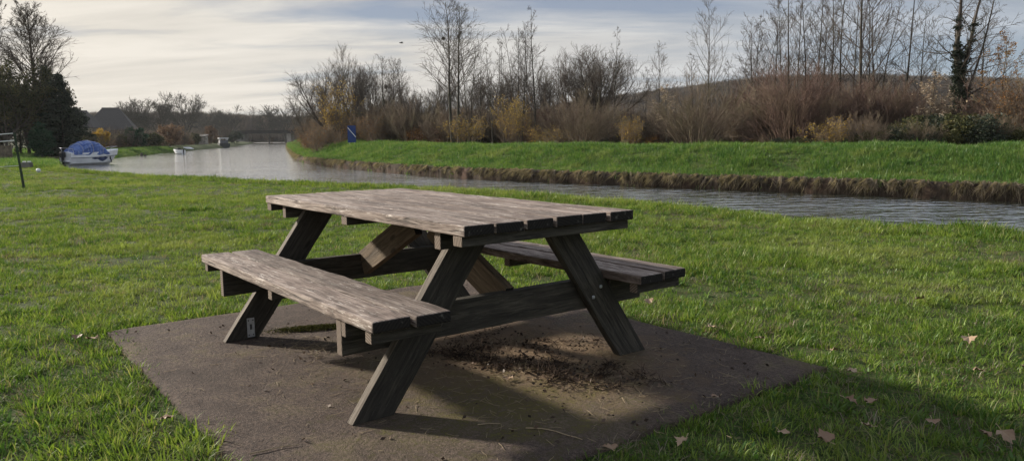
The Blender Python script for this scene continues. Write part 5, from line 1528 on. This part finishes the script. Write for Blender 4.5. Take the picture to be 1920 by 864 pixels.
# ================================================================ blue board on the far bank
x = WX(664, 57); zg = gz1(x, 57); rt = empty('waterway_sign', (x, 57, zg), 0.2); tag(rt, 'blue rectangular board with one white diagonal stripe on the far bank crest', 'sign')
M_SIGNB = simple('blue sign paint', (0.014, 0.045, 0.19), 0.45, 0.4, 0, 0.08, 2); M_SIGNW = simple('white sign paint', (0.75, 0.75, 0.72), 0.5, 0.3, 0, 0.05)
zt_ = hz(664, 235, 57) - zg; zbm = zt_ - 1.26
m_ = MB(); m_.box(0.60, 0.03, 1.24, T3(0, 0, zt_ - 0.62), 0.006); bd = m_.build('board', M_SIGNB, rt)
m_ = MB(); s_ = 0.055
m_.loft([[(-.285, y_, zt_ - .10), (-.285, y_, zt_ - .10 - s_ * 1.4), (.285, y_, zt_ - .80 - s_ * 1.4), (.285, y_, zt_ - .80)] for y_ in (-.0175, -.021)]); m_.build('stripe', M_SIGNW, bd)
for xx in (-.17, .17):
    m_ = MB(); m_.tube([(xx, .045, -.3), (xx, .045, zt_ - 0.1)], .025, 8); m_.build('post', M_STEEL, rt)

# ================================================================ field gate post with white tapes, far left
M_POST = simple('mossy green post', (0.035, 0.05, 0.03), 0.85); M_TAPE = simple('white tape', (0.62, 0.62, 0.60), 0.6)
x0, y0 = -11.63, 18.2; zg = gz1(x0, y0)
rt = empty('tape_fence', (x0, y0, zg - .02), 0); tag(rt, 'leaning dark post holding two white tapes and a cord at the left edge', 'fence')
top_ = Vector((-0.12, 0.0, hz(34, 246, 18.2) - zg)); other = Vector((-2.6, -0.25, 0))
m_ = MB(); m_.tube([(0, 0, -.25), (0, 0, 0), top_ * 0.5 + Vector((-.0, 0, 0)), top_], [.028, .030, .027, .024], 8); m_.build('post', M_POST, rt)
m_ = MB(); m_.tube([other + Vector((0, 0, -.3)), other + Vector((0, 0, 1.35))], .03, 8); m_.build('post', M_POST, rt)
for zf, zo, rr_ in ((0.985, 1.30, .013), (0.86, 1.13, .016), (0.42, 0.72, .008)):
    a_ = top_ * zf; b_ = other + Vector((0, 0, zo)); m_ = MB()
    m_.tube([a_.lerp(b_, k / 8) - Vector((0, 0, 0.05 * math.sin(PI * k / 8) * (1 if zf > .5 else 2))) for k in range(9)], rr_, 6)
    m_.build('tape' if zf > 0.5 else 'cord', M_TAPE, rt)
# low mooring block with two pale caps, behind the post
x = WX(54, 30); rt = empty('mooring_block', (x, 30, gz1(x, 30) - .02), 0.1); tag(rt, 'low grey concrete block with two pale caps in the grass right of the leaning post', 'mooring block')
m_ = MB(); m_.loft([[(-.20 * a, -.14 * a, z), (.20 * a, -.14 * a, z), (.20 * a, .14 * a, z), (-.20 * a, .14 * a, z)] for z, a in ((0, 1), (.22, .9))]); m_.build('block', M_CONC, rt)
for xx in (-.06, .12):
    m_ = MB(); m_.box(.10, .10, .05, T3(xx, 0, .245), .012); m_.build('cap', M_SIGNW, rt)
# white ball in the grass
bmx = bmesh.new(); bmesh.ops.create_icosphere(bmx, subdivisions=3, radius=0.075)
for v in bmx.verts: v.co *= 1 + 0.02 * math.sin(v.co.x * 60) * math.sin(v.co.z * 50)
me = bpy.data.meshes.new('ball'); bmx.to_mesh(me); bmx.free(); me.materials.append(M_SIGNW)
for p in me.polygons: p.use_smooth = True
x = WX(76, 26.5); bo = link('ball', me, None, (x, 26.5, gz1(x, 26.5) + .09)); tag(bo, 'small white ball lying in the grass below the boat', 'ball')

# ================================================================ bird in the sky
m_ = MB(); m_.loft([[(x_, math.cos(a) * r_, math.sin(a) * r_ * .9) for a in [k * PI / 4 for k in range(8)]] for x_, r_ in ((-.22, .01), (-.12, .035), (0, .06), (.10, .045), (.16, .03), (.22, .006))])
bb = m_.build('bird', M_BLACK, None, smooth=True, loc=(WX(761, 70), 70, hz(761, 85, 70))); tag(bb, 'tiny dark bird flying in the sky left of the twin poplars', 'bird'); bb.rotation_euler = (0, 0, .6)
for sd in (-1, 1):
    m_ = MB(); m_.loft([[(-.06 * a, sd * y_, z_), (.05 * a, sd * y_, z_), (.05 * a, sd * y_, z_ + .012), (-.06 * a, sd * y_, z_ + .012)] for y_, z_, a in ((.03, 0, 1.3), (.18, .07, 1.2), (.36, .02, .4))])
    m_.build('wing', M_BLACK, bb)

# ================================================================ litter on the slab and leaves in the grass
M_LITTER = leaf_mat('dead weed litter', [(0.022, 0.016, 0.012), (0.050, 0.034, 0.024), (0.14, 0.095, 0.065)], 0.10)
g = np.random.default_rng(101)
cl = [(0.35, 0.10, .16, 900), (0.62, 0.14, .12, 800), (0.93, 0.28, .13, 900), (0.82, 0.20, .14, 500), (0.18, -0.02, .10, 350), (0.35, .40, .10, 300), (0.10, .30, .12, 250), (1.1, .42, .08, 200), (0.55, 0.62, .10, 160), (-.2, -.5, .2, 150), (1.42, -.2, .25, 150), (1.46, .8, .2, 150)]
# straw coloured bits beneath the near bench plus a thin scatter over the slab
P_ = []
for u0, v0, s0, n_ in cl:
    n_ = int(n_ * 0.20); s0 *= 0.8
    P_.append(np.stack([u0 + g.normal(0, s0, n_), v0 + g.normal(0, s0 * 1.0, n_), np.abs(g.normal(0, 0.010, n_)) + .003], -1))
P_.append(np.stack([g.uniform(-1.4, 1.45, 160), g.uniform(-1.2, 1.2, 160), np.full(160, .003)], -1))
P_ = np.vstack(P_); P_ = P_[(P_[:, 0] < 1.48) & (P_[:, 0] > -1.43) & (np.abs(P_[:, 1] + .01) < 1.23)]
V, F, T = leaves(P_, g, 0.020, 0.35, -0.1)
V[:, 2] = np.maximum(V[:, 2], 0.0015)
lo = link('leaf_litter', np_mesh('leaf_litter', V, F, M_LITTER, {'tint': T}), None, (TC[0], TC[1], 0)); lo.rotation_euler = (0, 0, TYAW)
tag(lo, 'dark crumbled dead weeds and leaf litter strewn over the slab under the table', 'litter', kind='stuff')
n_ = 1100
w_ = np.array([c[3] for c in cl[:9]], float); ci_ = g.choice(9, n_, p=w_ / w_.sum()); ca_ = np.array([c[:3] for c in cl[:9]])[ci_]
sub = g.integers(0, 6, n_); so_ = g.normal(0, 1, (9, 6, 2))[ci_, sub] * ca_[:, 2:3] * 0.8
S0_ = np.stack([ca_[:, 0] + so_[:, 0] + g.normal(0, .028, n_), ca_[:, 1] + so_[:, 1] + g.normal(0, .028, n_), np.abs(g.normal(0, .006, n_)) + .004], -1)
a = g.uniform(0, 6.28, n_); sw = sweep(S0_, np.stack([np.cos(a), np.sin(a), g.uniform(-.1, .5, n_)], -1), g.uniform(.02, .065, n_), g.uniform(.0010, .0024, n_), 6, -0.3, .35, g, .6)
sw[0][:, :, 2] = np.maximum(sw[0][:, :, 2], .003)
V, F = tubes([(*sw, 3)])
wo = link('dead_weeds', np_mesh('dead_weeds', V, F, simple('dead weed stems', (0.055, 0.038, 0.028), 0.9, 0.1, 0, 0.5)), None, (TC[0], TC[1], 0)); wo.rotation_euler = (0, 0, TYAW)
tag(wo, 'curled dark dead weed stems lying in clumps on the slab beneath the table', 'dead weeds', kind='stuff')
# straw
n_ = 900
S0_ = np.stack([np.concatenate([g.normal(.75, .45, 500), g.normal(-.35, .22, 250), g.uniform(-1.3, 1.4, 150)]), np.concatenate([g.normal(.15, .45, 500), g.normal(-.45, .12, 250), g.uniform(-1.2, 1.2, 150)]), np.full(n_, .005)], -1)
a = g.uniform(0, 6.28, n_); sw = sweep(S0_, np.stack([np.cos(a), np.sin(a), a * 0 + .05], -1), g.uniform(.02, .075, n_), np.full(n_, .0011), 4, 0, .15, g, .6)
sw[0][:, :, 2] = np.maximum(sw[0][:, :, 2], .003)
V, F = tubes([(*sw, 3)])
M_STRAW = simple('dry straw', (0.30, 0.23, 0.14), 0.8)
so = link('straw', np_mesh('straw', V, F, M_STRAW), None, (TC[0], TC[1], 0)); so.rotation_euler = (0, 0, TYAW)
tag(so, 'short bits of dry straw scattered over the slab', 'straw', kind='stuff')
# two fallen twigs
for (u0, v0, a, L_, lab) in ((0.80, -1.20, 0.55, .17, 'thin pale twig lying on the left front edge of the slab'), (1.22, -.32, -0.05, .24, 'thin curved twig lying near the front of the slab'), (1.08, -.44, 0.3, .09, 'short pale stick lying right of the front left leg')):
    sw = sweep(np.array([[0, 0, .004]]), np.array([[math.cos(a), math.sin(a), 0]]), np.array([L_]), np.array([.0026]), 9, 0, .10, g, .5); sw[0][:, :, 2] = .0035
    V, F = tubes([(*sw, 5)]); X_ = TC[0] + u0 * UC - v0 * US; Y_ = TC[1] + u0 * US + v0 * UC
    tag(link('twig', np_mesh('twig', V, F, M_STRAW), None, (X_, Y_, 0.002)), lab, 'twig')
# moss cushion strip beside the back left leg
def moss(cx, cy, L_, W_, n_, seed, lab):
    g = np.random.default_rng(seed)
    pp = np.stack([g.normal(0, L_ / 2, n_), g.normal(0, W_ / 2, n_), np.zeros(n_)], -1); pp[:, 2] = .012 * np.exp(-(pp[:, 0] / L_) ** 2 - (pp[:, 1] / W_) ** 2) * g.uniform(0, 1, n_) + .002
    V, F, T = leaves(pp, g, 0.009, 0.5, -0.9); V[:, 2] = np.maximum(V[:, 2], 0.001)
    o = link('moss', np_mesh('moss', V, F, L_MOSS, {'tint': T}), None, (cx, cy, 0.001)); o.rotation_euler = (0, 0, .25); tag(o, lab, 'moss', kind='stuff')
L_MOSS = leaf_mat('green moss', [(0.030, 0.032, 0.010), (0.065, 0.066, 0.016), (0.12, 0.115, 0.03)], 0.1)
moss(-1.12, 4.25, 0.22, 0.05, 5000, 3, 'strip of green moss on the slab beside the back left leg')


def fallen_leaf(seed, size, mats):
    """lobed leaf, curled, with a stalk; leaf blade + stalk"""
    g = np.random.default_rng(seed)
    lob = [(0, .25), (18, .62), (32, .85), (48, .74), (62, 1.02), (76, .86), (90, 1.15), (104, .86), (118, 1.0), (132, .72), (148, .84), (162, .60), (180, .25)]
    m_ = MB(); bm = m_.bm; rings = []
    for f in (0.0, .35, .7, 1.0):
        row = []
        for a, r_ in lob:
            rr_ = r_ * f * size * (1 + g.normal(0, .05)); x = math.cos(R(a)) * rr_; y = math.sin(R(a)) * rr_ * 0.95
            z = 0.32 * size * (abs(x) / size) ** 1.3 * (1 + .4 * math.sin(a * .2 + seed)) + .22 * size * (y / size) ** 2 * math.sin(seed * 1.7) + g.normal(0, .012) * size
            row.append((x, y, z + 0.10 * size * math.sin(a * 0.16 + seed) * f))
        rings.append(row)
    m_.loft(rings[1:], closed=False, cap=False)
    bm.verts.ensure_lookup_table()
    c = bm.verts.new((0, 0, 0)); fr = list(bm.verts)[:len(lob)]
    for a, b in zip(fr, fr[1:]): bm.faces.new((c, a, b))
    return m_


q = material('dry fallen leaf'); t = q[1]; tc = t.new('ShaderNodeTexCoord').outputs['Object']
n_ = t.noise(tc, 25, 4); rnd = t.new('ShaderNodeObjectInfo').outputs['Random']
cA = t.mix(rnd, (0.17, 0.10, 0.058), (0.36, 0.26, 0.165))
M_LEAF = P(q, t.mix(t.mapr(n_, .42, .8), cA, (0.17, 0.10, 0.065)), 0.6, 0.3, 0, t.bump(n_, .4, .004))
LV = [  # x, y, size, turn, tip, label
    (1.09, 2.53, .058, .3, .25, 'largest curled brown leaf at the bottom edge, right of the slab'),
    (0.60, 2.56, .048, 2.2, .5, 'upright curled tan leaf near the bottom edge below the slab corner'),
    (1.33, 2.95, .050, 4.0, .1, 'pale pink brown leaf pair uppermost in the shaded grass right of the slab'),
    (1.40, 2.90, .045, 5.3, .2, 'pale leaf just below right of the palest one in the shaded grass'),
    (1.52, 3.27, .052, 1.0, .1, 'flat grey brown leaf in the grass at the edge of the table shadow'),
    (1.73, 2.60, .062, 3.3, .5, 'big brown leaf standing up at the lower right corner'),
    (1.66, 2.55, .040, .5, .6, 'folded brown leaf just left of the big one at the lower right corner'),
    (1.55, 2.72, .040, 2.9, .3, 'small brown leaf left above the lower right corner leaves'),
    (2.60, 4.74, .060, 1.7, .5, 'cream coloured curled leaf far out in the sunny grass at the right'),
    (2.33, 3.80, .055, 2.6, .3, 'tan leaf lying in the sunny grass at the right side'),
    (2.05, 3.30, .050, 4.4, .2, 'brown leaf in the sunny grass right of the table shadow'),
    (2.30, 3.28, .050, .9, .2, 'brownish leaf near the right edge halfway down the grass'),
    (0.88, 4.85, .050, 3.0, .6, 'orange brown leaf in the grass below the far bench end'),
    (1.08, 4.10, .050, 5.0, .1, 'grey brown leaf on the right rim of the slab'),
    (1.30, 3.85, .045, 1.5, .3, 'crumpled pale leaf by the right rim of the slab'),
    (0.83, 2.98, .040, 2.0, .2, 'small pale leaf on the lower right rim of the slab'),
    (1.55, 3.62, .042, 4.9, .5, 'small cream leaf standing in the grass beyond the right corner of the slab'),
    (0.33, 2.47, .045, .2, .2, 'tan leaf on the bottom rim of the slab'),
    (0.95, 2.62, .040, 3.7, .2, 'small brown leaf in the shade left of the largest one'),
    (1.30, 2.66, .038, 1.1, .3, 'small grey leaf in the shade right above the largest one'),
    (-2.25, 4.00, .055, 1.2, .2, 'pale leaf by the left corner of the slab'),
    (-2.38, 4.08, .045, 3.2, .3, 'dull leaf next to the pale one at the left corner of the slab'),
    (-2.30, 3.25, .055, 2.1, .3, 'reddish brown leaf in the grass left of the slab'),
    (-1.35, 2.80, .050, 5.1, .2, 'brown leaf in the grass by the left front edge of the slab'),
    (-2.10, 2.75, .050, .6, .3, 'dark brown leaf low in the grass at the lower left'),
    (-0.02, 3.30, .040, 2.7, .1, 'grey brown leaf lying on the slab among the dead weeds'),
    (0.28, 3.22, .036, .7, .2, 'small brown leaf on the slab right of the dead weeds'),
]
for i, (x, y, s0, rz, tp_, lab) in enumerate(LV):
    s0 *= 0.92; tp_ *= 0.8
    u, v = tloc(np.array([x]), np.array([y])); on = (SLAB[0] < u[0] < SLAB[1] - .05) and (SLAB[2] < v[0] < SLAB[3] - .05)
    o = fallen_leaf(i + 1, s0, M_LEAF).build('fallen_leaf', M_LEAF, None, smooth=True, loc=(x, y, (0.012 if on else gz1(x, y) + .050)))
    o.rotation_euler = (tp_ * math.cos(rz), tp_ * math.sin(rz) * (0.4 if on else 1), rz); tag(o, lab, 'leaf', 'fallen leaves')
    m_ = MB(); m_.tube([(0, 0, 0), (0, -s0 * .3, .004), (s0 * .05, -s0 * .5, .006)], .0012, 5); m_.build('stalk', M_STRAW, o)


# ================================================================ air: a thin autumn haze
hm = bpy.data.materials.new('thin haze'); hm.use_nodes = True; hn = hm.node_tree
hn.nodes.remove(hn.nodes['Principled BSDF']); pv_ = hn.nodes.new('ShaderNodeVolumePrincipled')
pv_.inputs['Color'].default_value = (0.85, 0.88, 0.92, 1); pv_.inputs['Density'].default_value = HAZE; pv_.inputs['Anisotropy'].default_value = 0.3
hn.links.new(pv_.outputs[0], hn.nodes['Material Output'].inputs['Volume'])
m_ = MB(); m_.box(1700, 800, 70, T3(0, 330, 33))
hz_ = m_.build('haze', hm); tag(hz_, 'thin pale haze hanging over the whole landscape', 'haze', kind='stuff')
